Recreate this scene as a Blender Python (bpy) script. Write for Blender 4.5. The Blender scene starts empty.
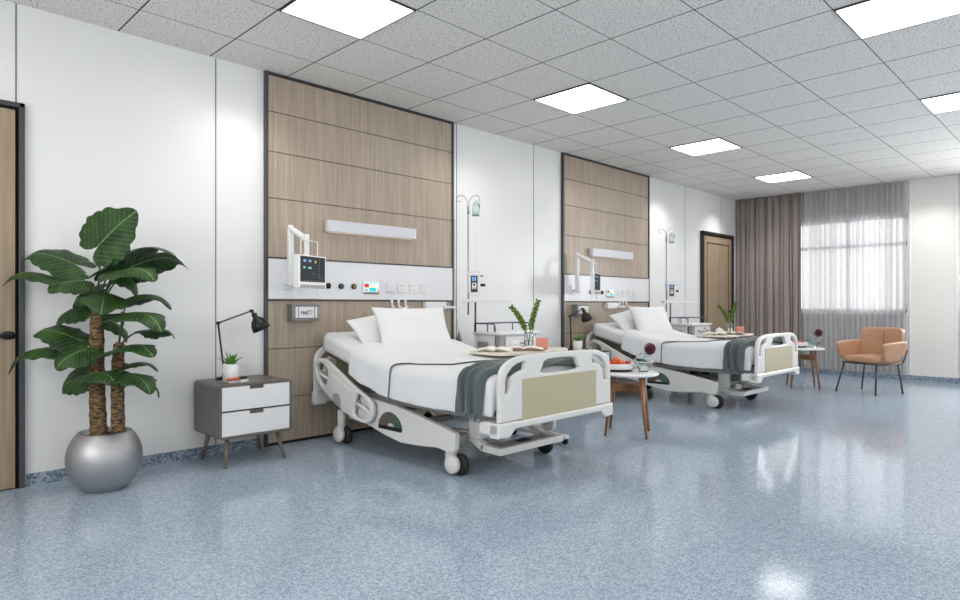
import bpy, bmesh, math, random
from mathutils import Vector, Matrix
PI = math.pi
sc = bpy.context.scene
COL = sc.collection

# ------------------------------------------------------------------ camera, world, exposure
cam_data = bpy.data.cameras.new('camera')
cam_data.sensor_width = 36.0
cam_data.lens = 36.0 * 636.7 / 960.0
cam_data.shift_y = 4.8 / 960.0
cam_data.clip_start = 0.05
camera = bpy.data.objects.new('camera', cam_data)
COL.objects.link(camera)
camera.location = (-1.282, -4.658, 1.095)
camera.rotation_euler = (PI / 2, 0, -PI / 4)
sc.camera = camera

world = bpy.data.worlds.new('world')
sc.world = world
world.use_nodes = True
wb = world.node_tree.nodes['Background']
wb.inputs[0].default_value = (1.0, 1.0, 1.0, 1)
wb.inputs[1].default_value = 1.4

sc.view_settings.view_transform = 'Standard'
sc.view_settings.look = 'None'
sc.view_settings.gamma = 1.0
sc.view_settings.use_curve_mapping = False
sc.view_settings.exposure = 0.17

PANEL_STRENGTH = 7.6     # ceiling light panels
SPOT_WATTS = 14.0          # small wall-washing downlights
DAY_WATTS = 45.0
SIDE_FILL_WATTS = 11.0  # fill lamps at the added long-wall windows
LEFT_FILL_WATTS = 56.0  # fill lamps at the added left-wall windows

def add_light(name, kind, loc, power, rot=(0, 0, 0), **kw):
    d = bpy.data.lights.new(name, kind)
    d.energy = power
    for k, v in kw.items():
        setattr(d, k, v)
    o = bpy.data.objects.new(name, d)
    COL.objects.link(o)
    o.location = loc
    o.rotation_euler = rot
    return o

# wall washing spots close to the walls
for (x, y, k) in [(0.80, -0.42, 1.6), (2.80, -0.42, .8), (3.20, -0.42, .8), (4.95, -0.42, 1.0), (6.95, -0.42, 3.0), (8.75, -0.45, 3.4),
                  (9.10, -0.80, .8), (9.15, -2.80, 3.0)]:
    add_light('wall_wash_spot', 'SPOT', (x, y, 2.86), SPOT_WATTS * k, (0, 0, 0), spot_size=math.radians(118),
              spot_blend=1.0, shadow_soft_size=0.05, color=(1.0, 0.985, 0.96))
# daylight entering through the two windows
for (y, w, pw) in [(-1.75, 1.4, DAY_WATTS * .2), (-3.95, 1.5, DAY_WATTS * 9)]:
    add_light('window_daylight', 'AREA', (10.6, y, 1.9), pw, (0, PI / 2, 0), shape='RECTANGLE', size=1.5, size_y=w,
              color=(0.97, 0.985, 1.0))
# fill light from unseen windows added in the left and long walls, behind the viewpoint
for y in (-2.4, -5.2):
    add_light('window_daylight', 'AREA', (-3.6, y, 1.75), LEFT_FILL_WATTS, (0, -PI / 2, 0), shape='RECTANGLE', size=1.6, size_y=2.4,
              color=(1.0, 0.985, 0.96))
for x in (-0.6, 3.2, 7.0):
    add_light('window_daylight', 'AREA', (x, -7.35, 1.75), SIDE_FILL_WATTS, (-PI / 2, 0, PI), shape='RECTANGLE', size=2.6, size_y=1.6,
              color=(1.0, 0.99, 0.975))

# ------------------------------------------------------------------ materials
MATS = {}
def new_mat(name):
    m = bpy.data.materials.new(name)
    m.use_nodes = True
    MATS[name] = m
    nt = m.node_tree
    return m, nt, nt.nodes['Principled BSDF']

def srgb(r, g, b):
    f = lambda c: (c / 255 / 12.92) if c / 255 <= 0.04045 else ((c / 255 + 0.055) / 1.055) ** 2.4
    return (f(r), f(g), f(b), 1.0)

def simple(name, col, rough=0.5, metal=0.0, spec=0.5, coat=0.0, trans=0.0, ior=1.45, emit=None, es=0.0, bump=0.0, bscale=80.0, sheen=0.0, vary=0.0):
    m, nt, b = new_mat(name)
    b.inputs['Base Color'].default_value = col
    b.inputs['Roughness'].default_value = rough
    b.inputs['Metallic'].default_value = metal
    b.inputs['Specular IOR Level'].default_value = spec
    b.inputs['Coat Weight'].default_value = coat
    b.inputs['Transmission Weight'].default_value = trans
    b.inputs['IOR'].default_value = ior
    b.inputs['Sheen Weight'].default_value = sheen
    if emit:
        b.inputs['Emission Color'].default_value = emit
        b.inputs['Emission Strength'].default_value = es
    if bump or vary:
        tc = nt.nodes.new('ShaderNodeTexCoord')
        n = nt.nodes.new('ShaderNodeTexNoise'); n.inputs['Scale'].default_value = bscale
        n.inputs['Detail'].default_value = 3
        nt.links.new(tc.outputs['Object'], n.inputs['Vector'])
        if bump:
            bp = nt.nodes.new('ShaderNodeBump'); bp.inputs['Strength'].default_value = bump
            bp.inputs['Distance'].default_value = 0.004
            nt.links.new(n.outputs['Fac'], bp.inputs['Height'])
            nt.links.new(bp.outputs['Normal'], b.inputs['Normal'])
        if vary:
            r = nt.nodes.new('ShaderNodeValToRGB')
            c = Vector(col[:3])
            r.color_ramp.elements[0].position = 0.3; r.color_ramp.elements[1].position = 0.7
            r.color_ramp.elements[0].color = (*(c * (1 - vary)), 1)
            r.color_ramp.elements[1].color = (*(c * (1 + vary)), 1)
            nt.links.new(n.outputs['Fac'], r.inputs['Fac'])
            nt.links.new(r.outputs['Color'], b.inputs['Base Color'])
    return m

def wood(name, dark, light, scale=(60, 60, 2.0), rough=0.45, bump=0.05):
    m, nt, b = new_mat(name)
    tc = nt.nodes.new('ShaderNodeTexCoord')
    mp = nt.nodes.new('ShaderNodeMapping'); mp.inputs['Scale'].default_value = scale
    n = nt.nodes.new('ShaderNodeTexNoise'); n.inputs['Scale'].default_value = 1.0
    n.inputs['Detail'].default_value = 6; n.inputs['Roughness'].default_value = 0.65
    n.inputs['Distortion'].default_value = 0.3
    r = nt.nodes.new('ShaderNodeValToRGB')
    r.color_ramp.elements[0].position = 0.32; r.color_ramp.elements[0].color = dark
    r.color_ramp.elements[1].position = 0.68; r.color_ramp.elements[1].color = light
    nt.links.new(tc.outputs['Object'], mp.inputs['Vector'])
    nt.links.new(mp.outputs['Vector'], n.inputs['Vector'])
    nt.links.new(n.outputs['Fac'], r.inputs['Fac'])
    nt.links.new(r.outputs['Color'], b.inputs['Base Color'])
    b.inputs['Roughness'].default_value = rough
    return m

wood('panel_wood', srgb(150, 135, 119), srgb(178, 163, 147), (55, 55, 1.6), rough=0.38)
wood('door_wood', srgb(134, 116, 94), srgb(164, 144, 120), (45, 45, 1.3), rough=0.4)
wood('walnut_wood', srgb(122, 84, 58), srgb(164, 118, 84), (40, 40, 5), rough=0.4)
wood('grey_wood', srgb(84, 79, 75), srgb(112, 106, 101), (60, 60, 3), rough=0.4)
wood('leg_wood', srgb(98, 88, 78), srgb(130, 118, 104), (60, 60, 6), rough=0.4)
wood('table_laminate', srgb(205, 198, 182), srgb(224, 218, 204), (3, 60, 60), rough=0.35)
simple('wall_white', srgb(226, 226, 225), rough=0.3, spec=0.5)
simple('wall_warm', srgb(228, 226, 220), rough=0.2, spec=0.5)
simple('seam_grey', srgb(120, 122, 124), rough=0.5)
simple('dark_metal', srgb(74, 74, 78), rough=0.35, metal=0.3)
simple('black_frame', srgb(34, 33, 34), rough=0.4)
simple('black_gap', srgb(14, 13, 13), rough=0.8)
simple('plastic_white', srgb(226, 226, 226), rough=0.35)
simple('bed_white', srgb(212, 211, 209), rough=0.38, spec=0.5)
simple('bed_grey', srgb(150, 150, 148), rough=0.4)
simple('console_white', srgb(222, 223, 226), rough=0.28)
simple('lightbar_white', srgb(206, 207, 212), rough=0.4)
simple('cream_panel', srgb(174, 166, 138), rough=0.5, bump=0.1, bscale=300)
simple('olive_board', srgb(88, 84, 62), rough=0.6)
simple('linen_white', srgb(214, 215, 217), rough=0.9, bump=0.12, bscale=9, sheen=0.2)
simple('pillow_white', srgb(220, 220, 221), rough=0.9, bump=0.12, bscale=14, sheen=0.2)
simple('piping_dark', srgb(78, 80, 84), rough=0.8)
simple('throw_grey', srgb(82, 91, 91), rough=0.95, sheen=0.3, bump=0.3, bscale=160)
simple('rubber', srgb(28, 28, 29), rough=0.6)
simple('chrome', srgb(170, 170, 172), rough=0.35, metal=1.0)
simple('steel_dark', srgb(96, 96, 98), rough=0.3, metal=0.9)
simple('pot_silver', srgb(176, 176, 178), rough=0.46, metal=0.85)
simple('soil', srgb(38, 30, 24), rough=0.95, bump=0.6, bscale=60, vary=0.3)
simple('lamp_black', srgb(22, 22, 23), rough=0.35)
simple('ceramic_white', srgb(228, 228, 226), rough=0.3)
simple('succulent', srgb(88, 140, 60), rough=0.5, vary=0.25, bscale=40)
simple('zz_leaf', srgb(112, 142, 62), rough=0.4, vary=0.4, bscale=60)
simple('zz_stem', srgb(96, 122, 60), rough=0.5)
simple('petiole', srgb(46, 68, 34), rough=0.5)
simple('glass', (0.92, 0.95, 0.94, 1), rough=0.02, trans=1.0, ior=1.3)
simple('water', (0.9, 0.96, 0.95, 1), rough=0.02, trans=1.0, ior=1.2)
simple('coral', srgb(206, 134, 116), rough=0.45, vary=0.03, bscale=200)
simple('paper', srgb(236, 232, 224), rough=0.8)
simple('kraft', srgb(176, 126, 86), rough=0.7)
simple('marble', srgb(232, 232, 232), rough=0.2, vary=0.04, bscale=10)
simple('orange_fruit', srgb(228, 108, 30), rough=0.4, vary=0.15, bscale=25)
simple('red_fruit', srgb(196, 56, 34), rough=0.35, vary=0.25, bscale=25)
simple('flower_purple', srgb(88, 32, 52), rough=0.8, vary=0.4, bscale=90)
simple('stem_green', srgb(120, 170, 140), rough=0.5)
simple('leather', srgb(184, 142, 110), rough=0.42, bump=0.25, bscale=22, vary=0.05)
simple('leather_seam', srgb(126, 84, 58), rough=0.6)
simple('chair_metal', srgb(70, 72, 76), rough=0.35, metal=0.5)
simple('screen_dark', srgb(40, 43, 48), rough=0.5, spec=0.2, emit=srgb(48, 52, 58), es=0.12)
simple('glyph_blue', srgb(110, 160, 205), emit=srgb(110, 160, 205), es=0.6)
simple('glyph_teal', srgb(100, 200, 180), emit=srgb(100, 200, 180), es=0.6)
simple('glyph_amber', srgb(190, 170, 100), emit=srgb(190, 170, 100), es=0.5)
simple('glyph_grey', srgb(140, 146, 150), emit=srgb(140, 146, 150), es=0.4)
simple('disp_white', srgb(215, 222, 222), emit=srgb(240, 250, 250), es=0.3)
simple('disp_cyan', srgb(30, 200, 215), emit=srgb(30, 200, 215), es=0.3)
simple('disp_pale', srgb(170, 225, 225), emit=srgb(170, 225, 225), es=0.3)
simple('disp_red', srgb(200, 40, 50), emit=srgb(200, 40, 50), es=0.3)
simple('disp_yellow', srgb(240, 220, 120), emit=srgb(240, 220, 120), es=0.3)
simple('disp_green', srgb(100, 190, 130), emit=srgb(100, 190, 130), es=0.3)
simple('aluminium', srgb(132, 128, 126), rough=0.4, metal=0.4)
simple('gas_black', srgb(22, 22, 22), rough=0.4)
simple('gas_green', srgb(50, 120, 100), rough=0.4)
simple('gas_yellow', srgb(150, 140, 60), rough=0.4)
simple('iv_teal', srgb(190, 214, 210), rough=0.3)
simple('iv_dark', srgb(96, 130, 126), rough=0.4)
simple('lit_panel', (1, 1, 1, 1), emit=(1, 0.99, 0.975, 1), es=PANEL_STRENGTH)
simple('warm_strip', (1, 0.85, 0.65, 1), emit=(1, 0.85, 0.65, 1), es=0.35)
simple('handle_black', srgb(44, 46, 52), rough=0.3, metal=0.6)
simple('window_white', srgb(240, 240, 242), rough=0.3)
simple('facade', srgb(196, 198, 202), rough=0.8)
simple('rail_grey', srgb(96, 98, 112), rough=0.3, metal=0.4)
simple('cup_white', srgb(236, 236, 236), rough=0.25)

# curtain
def curtain_mat():
    m, nt, b = new_mat('taupe_curtain')
    tc = nt.nodes.new('ShaderNodeTexCoord')
    mp = nt.nodes.new('ShaderNodeMapping'); mp.inputs['Scale'].default_value = (60, 60, 0.6)
    n = nt.nodes.new('ShaderNodeTexNoise'); n.inputs['Scale'].default_value = 1; n.inputs['Detail'].default_value = 3
    r = nt.nodes.new('ShaderNodeValToRGB')
    r.color_ramp.elements[0].position = 0.3; r.color_ramp.elements[0].color = srgb(128, 117, 112)
    r.color_ramp.elements[1].position = 0.7; r.color_ramp.elements[1].color = srgb(152, 141, 136)
    nt.links.new(tc.outputs['Object'], mp.inputs['Vector']); nt.links.new(mp.outputs['Vector'], n.inputs['Vector'])
    nt.links.new(n.outputs['Fac'], r.inputs['Fac']); nt.links.new(r.outputs['Color'], b.inputs['Base Color'])
    b.inputs['Roughness'].default_value = 0.85
    b.inputs['Sheen Weight'].default_value = 0.3
curtain_mat()

def sheer_mat():
    m = bpy.data.materials.new('sheer'); m.use_nodes = True; MATS['sheer'] = m
    nt = m.node_tree; nt.nodes.clear()
    out = nt.nodes.new('ShaderNodeOutputMaterial')
    tr = nt.nodes.new('ShaderNodeBsdfTransparent')
    di = nt.nodes.new('ShaderNodeBsdfDiffuse'); di.inputs['Color'].default_value = srgb(196, 196, 198)
    tl = nt.nodes.new('ShaderNodeBsdfTranslucent'); tl.inputs['Color'].default_value = srgb(190, 190, 192)
    m1 = nt.nodes.new('ShaderNodeMixShader'); m1.inputs[0].default_value = 0.4
    m2 = nt.nodes.new('ShaderNodeMixShader')
    tc = nt.nodes.new('ShaderNodeTexCoord')
    mp = nt.nodes.new('ShaderNodeMapping'); mp.inputs['Scale'].default_value = (0.0, 22, 0.15)
    n = nt.nodes.new('ShaderNodeTexNoise'); n.inputs['Scale'].default_value = 1; n.inputs['Detail'].default_value = 4
    r = nt.nodes.new('ShaderNodeMapRange')
    r.inputs['From Min'].default_value = 0.3; r.inputs['From Max'].default_value = 0.7
    r.inputs['To Min'].default_value = 0.42; r.inputs['To Max'].default_value = 0.88
    nt.links.new(tc.outputs['Object'], mp.inputs['Vector']); nt.links.new(mp.outputs['Vector'], n.inputs['Vector'])
    nt.links.new(n.outputs['Fac'], r.inputs['Value']); nt.links.new(r.outputs['Result'], m2.inputs[0])
    nt.links.new(di.outputs[0], m1.inputs[1]); nt.links.new(tl.outputs[0], m1.inputs[2])
    nt.links.new(tr.outputs[0], m2.inputs[1]); nt.links.new(m1.outputs[0], m2.inputs[2])
    nt.links.new(m2.outputs[0], out.inputs['Surface'])
sheer_mat()

def floor_mat(name, dark, mid, light, rough, sc1=70, coat=True):
    m, nt, b = new_mat(name)
    tc = nt.nodes.new('ShaderNodeTexCoord')
    n = nt.nodes.new('ShaderNodeTexNoise'); n.inputs['Scale'].default_value = sc1; n.inputs['Detail'].default_value = 4
    n.inputs['Roughness'].default_value = 0.7
    v = nt.nodes.new('ShaderNodeTexVoronoi'); v.inputs['Scale'].default_value = sc1 * 0.9
    n2 = nt.nodes.new('ShaderNodeTexNoise'); n2.inputs['Scale'].default_value = 1.3; n2.inputs['Detail'].default_value = 3
    mix = nt.nodes.new('ShaderNodeMix'); mix.data_type = 'FLOAT'; mix.inputs[0].default_value = 0.35
    r = nt.nodes.new('ShaderNodeValToRGB'); cr = r.color_ramp
    cr.elements[0].position = 0.30; cr.elements[0].color = dark
    cr.elements[1].position = 0.66; cr.elements[1].color = light
    e = cr.elements.new(0.45); e.color = mid
    bw = nt.nodes.new('ShaderNodeSeparateColor')
    nt.links.new(tc.outputs['Object'], n.inputs['Vector']); nt.links.new(tc.outputs['Object'], v.inputs['Vector'])
    nt.links.new(tc.outputs['Object'], n2.inputs['Vector'])
    nt.links.new(v.outputs['Color'], bw.inputs[0])
    nt.links.new(n.outputs['Fac'], mix.inputs[2]); nt.links.new(bw.outputs[0], mix.inputs[3])
    nt.links.new(mix.outputs[0], r.inputs['Fac'])
    nt.links.new(r.outputs['Color'], b.inputs['Base Color'])
    mr = nt.nodes.new('ShaderNodeMapRange'); mr.inputs['To Min'].default_value = rough * 0.7; mr.inputs['To Max'].default_value = rough * 1.4
    nt.links.new(n2.outputs['Fac'], mr.inputs['Value']); nt.links.new(mr.outputs['Result'], b.inputs['Roughness'])
    b.inputs['Specular IOR Level'].default_value = 0.5
    b.inputs['IOR'].default_value = 1.28
    bp = nt.nodes.new('ShaderNodeBump'); bp.inputs['Strength'].default_value = 0.04; bp.inputs['Distance'].default_value = 0.002
    nt.links.new(n.outputs['Fac'], bp.inputs['Height'])
    nt.links.new(bp.outputs['Normal'], b.inputs['Normal'])
floor_mat('floor_vinyl', srgb(122, 138, 155), srgb(145, 161, 177), srgb(179, 191, 204), 0.08, 160)
floor_mat('baseboard_vinyl', srgb(84, 97, 114), srgb(112, 126, 144), srgb(164, 177, 190), 0.3, 75)

def ceiling_mat():
    m, nt, b = new_mat('ceiling_tile')
    L = nt.links
    tc = nt.nodes.new('ShaderNodeTexCoord')
    sx = nt.nodes.new('ShaderNodeSeparateXYZ')
    L.new(tc.outputs['Object'], sx.inputs[0])
    def line(outp, off, half):
        a = nt.nodes.new('ShaderNodeMath'); a.operation = 'ADD'; a.inputs[1].default_value = off + 0.3
        L.new(outp, a.inputs[0])
        w = nt.nodes.new('ShaderNodeMath'); w.operation = 'WRAP'; w.inputs[1].default_value = 0.6; w.inputs[2].default_value = 0.0
        L.new(a.outputs[0], w.inputs[0])
        s = nt.nodes.new('ShaderNodeMath'); s.operation = 'SUBTRACT'; s.inputs[1].default_value = 0.3; L.new(w.outputs[0], s.inputs[0])
        ab = nt.nodes.new('ShaderNodeMath'); ab.operation = 'ABSOLUTE'; L.new(s.outputs[0], ab.inputs[0])
        lt = nt.nodes.new('ShaderNodeMath'); lt.operation = 'LESS_THAN'; lt.inputs[1].default_value = half; L.new(ab.outputs[0], lt.inputs[0])
        return lt.outputs[0]
    lx = line(sx.outputs[0], 60.0, 0.0050)
    ly = line(sx.outputs[1], 60.0 - 0.1696, 0.0034)
    mx = nt.nodes.new('ShaderNodeMath'); mx.operation = 'MAXIMUM'; L.new(lx, mx.inputs[0]); L.new(ly, mx.inputs[1])
    n = nt.nodes.new('ShaderNodeTexNoise'); n.inputs['Scale'].default_value = 90; n.inputs['Detail'].default_value = 2
    L.new(tc.outputs['Object'], n.inputs['Vector'])
    r = nt.nodes.new('ShaderNodeValToRGB')
    r.color_ramp.elements[0].position = 0.33; r.color_ramp.elements[0].color = srgb(112, 112, 112)
    r.color_ramp.elements[1].position = 0.42; r.color_ramp.elements[1].color = srgb(230, 227, 222)
    L.new(n.outputs['Fac'], r.inputs['Fac'])
    mc = nt.nodes.new('ShaderNodeMix'); mc.data_type = 'RGBA'
    L.new(mx.outputs[0], mc.inputs[0]); L.new(r.outputs['Color'], mc.inputs[6]); mc.inputs[7].default_value = srgb(58, 58, 60)
    L.new(mc.outputs[2], b.inputs['Base Color'])
    b.inputs['Roughness'].default_value = 0.9
    b.inputs['Specular IOR Level'].default_value = 0.2
ceiling_mat()

def leaf_mat():
    m, nt, b = new_mat('leaf_green')
    L = nt.links
    uv = nt.nodes.new('ShaderNodeUVMap')
    s = nt.nodes.new('ShaderNodeSeparateXYZ'); L.new(uv.outputs[0], s.inputs[0])
    def M(op, a=None, b_=None, v0=0.0, v1=0.0):
        n = nt.nodes.new('ShaderNodeMath'); n.operation = op
        n.inputs[0].default_value = v0; n.inputs[1].default_value = v1
        if a is not None: L.new(a, n.inputs[0])
        if b_ is not None: L.new(b_, n.inputs[1])
        return n.outputs[0]
    av = M('ABSOLUTE', s.outputs[1])
    mid = M('LESS_THAN', av, v1=0.016)
    # side veins sweep forward from the midrib
    k = M('MULTIPLY', av, v1=0.75)
    d = M('SUBTRACT', s.outputs[0], k)
    d9 = M('MULTIPLY', d, v1=8.0)
    fr = M('FRACT', d9)
    sv = M('LESS_THAN', fr, v1=0.13)
    sv2 = M('MULTIPLY', sv, v1=0.42)
    ve = M('MAXIMUM', mid, sv2)
    n = nt.nodes.new('ShaderNodeTexNoise'); n.inputs['Scale'].default_value = 9; n.inputs['Detail'].default_value = 3
    tc = nt.nodes.new('ShaderNodeTexCoord'); L.new(tc.outputs['Object'], n.inputs['Vector'])
    r = nt.nodes.new('ShaderNodeValToRGB')
    r.color_ramp.elements[0].position = 0.3; r.color_ramp.elements[0].color = srgb(24, 44, 26)
    r.color_ramp.elements[1].position = 0.7; r.color_ramp.elements[1].color = srgb(50, 82, 36)
    L.new(n.outputs['Fac'], r.inputs['Fac'])
    mc = nt.nodes.new('ShaderNodeMix'); mc.data_type = 'RGBA'
    L.new(ve, mc.inputs[0]); L.new(r.outputs['Color'], mc.inputs[6]); mc.inputs[7].default_value = srgb(96, 132, 72)
    L.new(mc.outputs[2], b.inputs['Base Color'])
    b.inputs['Roughness'].default_value = 0.5
    b.inputs['Specular IOR Level'].default_value = 0.3
    b.inputs['Subsurface Weight'].default_value = 0.0
leaf_mat()

def trunk_mat():
    m, nt, b = new_mat('trunk_bark'); L = nt.links
    tc = nt.nodes.new('ShaderNodeTexCoord')
    mp = nt.nodes.new('ShaderNodeMapping'); mp.inputs['Scale'].default_value = (22, 22, 60)
    n = nt.nodes.new('ShaderNodeTexNoise'); n.inputs['Scale'].default_value = 1.6; n.inputs['Detail'].default_value = 5
    r = nt.nodes.new('ShaderNodeValToRGB')
    r.color_ramp.elements[0].position = 0.38; r.color_ramp.elements[0].color = srgb(50, 36, 24)
    r.color_ramp.elements[1].position = 0.66; r.color_ramp.elements[1].color = srgb(146, 118, 80)
    L.new(tc.outputs['Object'], mp.inputs['Vector']); L.new(mp.outputs['Vector'], n.inputs['Vector'])
    L.new(n.outputs['Fac'], r.inputs['Fac']); L.new(r.outputs['Color'], b.inputs['Base Color'])
    bp = nt.nodes.new('ShaderNodeBump'); bp.inputs['Strength'].default_value = 0.8; bp.inputs['Distance'].default_value = 0.01
    L.new(n.outputs['Fac'], bp.inputs['Height']); L.new(bp.outputs['Normal'], b.inputs['Normal'])
    b.inputs['Roughness'].default_value = 0.85
trunk_mat()

def emblem_mat():
    m, nt, b = new_mat('emblem'); L = nt.links
    tc = nt.nodes.new('ShaderNodeTexCoord'); s = nt.nodes.new('ShaderNodeSeparateXYZ')
    L.new(tc.outputs['Generated'], s.inputs[0])
    r = nt.nodes.new('ShaderNodeValToRGB')
    r.color_ramp.elements[0].position = 0.25; r.color_ramp.elements[0].color = srgb(70, 96, 84)
    r.color_ramp.elements[1].position = 0.8; r.color_ramp.elements[1].color = srgb(104, 84, 78)
    L.new(s.outputs[1], r.inputs['Fac']); L.new(r.outputs['Color'], b.inputs['Base Color'])
    b.inputs['Roughness'].default_value = 0.3
emblem_mat()

# ------------------------------------------------------------------ object helpers
def tag(o, label=None, cat=None, group=None, kind=None):
    if label: o['label'] = label
    if cat: o['category'] = cat
    if group: o['group'] = group
    if kind: o['kind'] = kind
    return o

def thing(name, loc, label, cat, group=None):
    o = bpy.data.objects.new(name, None)
    o.empty_display_size = 0.1
    COL.objects.link(o)
    o.location = loc
    return tag(o, label, cat, group)

def world_origin(o):
    v = Vector((0, 0, 0))
    while o is not None:
        v += o.location
        o = o.parent
    return v

class MB:
    """collects shapes in world coordinates; build() links them as one mesh object"""
    def __init__(s):
        s.bm = bmesh.new(); s.mi = 0; s.uv = None
    def _mark(s, faces, smooth=False):
        for f in faces:
            f.material_index = s.mi; f.smooth = smooth
    def box(s, lo, hi, bevel=0.0, seg=2, M=None):
        lo = Vector(lo); hi = Vector(hi)
        r = bmesh.ops.create_cube(s.bm, size=1.0)
        vs = r['verts']
        c = (lo + hi) / 2; d = hi - lo
        for v in vs: v.co = Vector((v.co.x * d.x, v.co.y * d.y, v.co.z * d.z)) + c
        fs = {f for v in vs for f in v.link_faces}
        s._mark(fs)
        if bevel:
            es = {e for v in vs for e in v.link_edges}
            r2 = bmesh.ops.bevel(s.bm, geom=list(vs) + list(es), offset=bevel, segments=seg, profile=0.5, affect='EDGES')
            vs = set(vs) & set(s.bm.verts) | {v for f in r2['faces'] for v in f.verts}
            s._mark(r2['faces'], True)
        vs = [v for v in vs if v.is_valid]
        if M is not None:
            for v in vs: v.co = M @ v.co
        return s
    def rbox(s, center, size, rot, bevel=0.0, seg=2):
        """box of a size centred at center, rotated by an euler / matrix"""
        from mathutils import Euler
        R = Euler(rot).to_matrix().to_4x4() if not isinstance(rot, Matrix) else rot.to_4x4()
        M = Matrix.Translation(center) @ R
        d = Vector(size) / 2
        return s.box(-d, d, bevel, seg, M)
    def tube(s, pts, r, n=10, caps=True, smooth=True, closed=False):
        pts = [Vector(p) for p in pts]
        rs = r if isinstance(r, (list, tuple)) else [r] * len(pts)
        rings = []
        m = len(pts)
        up = None
        for i, p in enumerate(pts):
            if closed: t = (pts[(i + 1) % m] - pts[i - 1])
            elif i == 0: t = pts[1] - pts[0]
            elif i == m - 1: t = pts[-1] - pts[-2]
            else: t = (pts[i + 1] - pts[i]).normalized() + (pts[i] - pts[i - 1]).normalized()
            t.normalize()
            if up is None:
                a = Vector((0, 0, 1)) if abs(t.z) < 0.9 else Vector((1, 0, 0))
                up = (a - t * a.dot(t)).normalized()
            else:
                up = (up - t * up.dot(t))
                if up.length < 1e-5: up = Vector((1, 0, 0)) if abs(t.x) < .9 else Vector((0, 1, 0))
                up.normalize()
            sd = t.cross(up)
            rings.append([s.bm.verts.new(p + (up * math.cos(2 * PI * k / n) + sd * math.sin(2 * PI * k / n)) * rs[i]) for k in range(n)])
        fs = []
        rng = range(m) if closed else range(m - 1)
        for i in rng:
            a, b = rings[i], rings[(i + 1) % m]
            for k in range(n):
                fs.append(s.bm.faces.new((a[k], a[(k + 1) % n], b[(k + 1) % n], b[k])))
        s._mark(fs, smooth)
        if caps and not closed:
            s._mark([s.bm.faces.new(rings[0][::-1]), s.bm.faces.new(rings[-1])])
        return s
    def lathe(s, prof, center=(0, 0, 0), n=32, axis='Z', smooth=True, M=None):
        """prof: list of (radius, height)"""
        c = Vector(center); rings = []
        for (r, h) in prof:
            ring = []
            cnt = 1 if r < 1e-6 else n
            for k in range(cnt):
                a = 2 * PI * k / n
                v = Vector((r * math.cos(a), r * math.sin(a), h))
                if axis == 'X': v = Vector((v.z, v.x, v.y))
                elif axis == 'Y': v = Vector((v.y, v.z, v.x))
                if M is not None: v = M @ v
                ring.append(s.bm.verts.new(v + c))
            rings.append(ring)
        fs = []
        for a, b in zip(rings[:-1], rings[1:]):
            for k in range(n):
                k2 = (k + 1) % n
                if len(a) == 1 and len(b) == 1: continue
                if len(a) == 1: fs.append(s.bm.faces.new((a[0], b[k2], b[k])))
                elif len(b) == 1: fs.append(s.bm.faces.new((a[k], a[k2], b[0])))
                else: fs.append(s.bm.faces.new((a[k], a[k2], b[k2], b[k])))
        s._mark(fs, smooth)
        return s
    def grid(s, rows, closed=False, smooth=True, uvs=None):
        vs = [[s.bm.verts.new(p) for p in row] for row in rows]
        fs = []
        lay = None
        if uvs is not None: lay = s.bm.loops.layers.uv.verify()
        for i in range(len(vs) - 1):
            m = len(vs[i])
            for j in range(m if closed else m - 1):
                j2 = (j + 1) % m
                f = s.bm.faces.new((vs[i][j], vs[i][j2], vs[i + 1][j2], vs[i + 1][j]))
                if lay is not None:
                    for lp, (a, b) in zip(f.loops, ((i, j), (i, j2), (i + 1, j2), (i + 1, j))):
                        lp[lay].uv = uvs[a][b]
                fs.append(f)
        s._mark(fs, smooth)
        return s
    def ball(s, c, r, sub=2, scale=(1, 1, 1)):
        res = bmesh.ops.create_icosphere(s.bm, subdivisions=sub, radius=1.0)
        for v in res['verts']:
            v.co = Vector((v.co.x * r * scale[0], v.co.y * r * scale[1], v.co.z * r * scale[2])) + Vector(c)
        s._mark({f for v in res['verts'] for f in v.link_faces}, True)
        return s
    def mesh(s, me, fn):
        base = len(s.bm.verts)
        vs = [s.bm.verts.new(fn(v.co)) for v in me.vertices]
        fs = []
        for p in me.polygons:
            try: fs.append(s.bm.faces.new([vs[i] for i in p.vertices]))
            except ValueError: pass
        s._mark(fs)
        return s
    def plate(s, outline, holes, t, fn, bevel=0.0):
        """flat plate with real holes: outline/holes are 2-D loops, fn maps (u, v, w) to the world"""
        cu = bpy.data.curves.new('tmp', 'CURVE'); cu.dimensions = '2D'; cu.fill_mode = 'BOTH'
        cu.extrude = max(t / 2 - bevel, 0.0001); cu.bevel_depth = bevel; cu.bevel_resolution = 1
        if bevel: cu.offset = -bevel
        for loop in [outline] + list(holes):
            sp = cu.splines.new('POLY'); sp.points.add(len(loop) - 1); sp.use_cyclic_u = True
            for i, (a, b) in enumerate(loop): sp.points[i].co = (a, b, 0, 1)
        o = bpy.data.objects.new('tmp', cu)
        COL.objects.link(o)
        dg = bpy.context.evaluated_depsgraph_get()
        me = bpy.data.meshes.new_from_object(o.evaluated_get(dg))
        s.mesh(me, fn)
        bpy.data.objects.remove(o); bpy.data.curves.remove(cu); bpy.data.meshes.remove(me)
        return s
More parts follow.
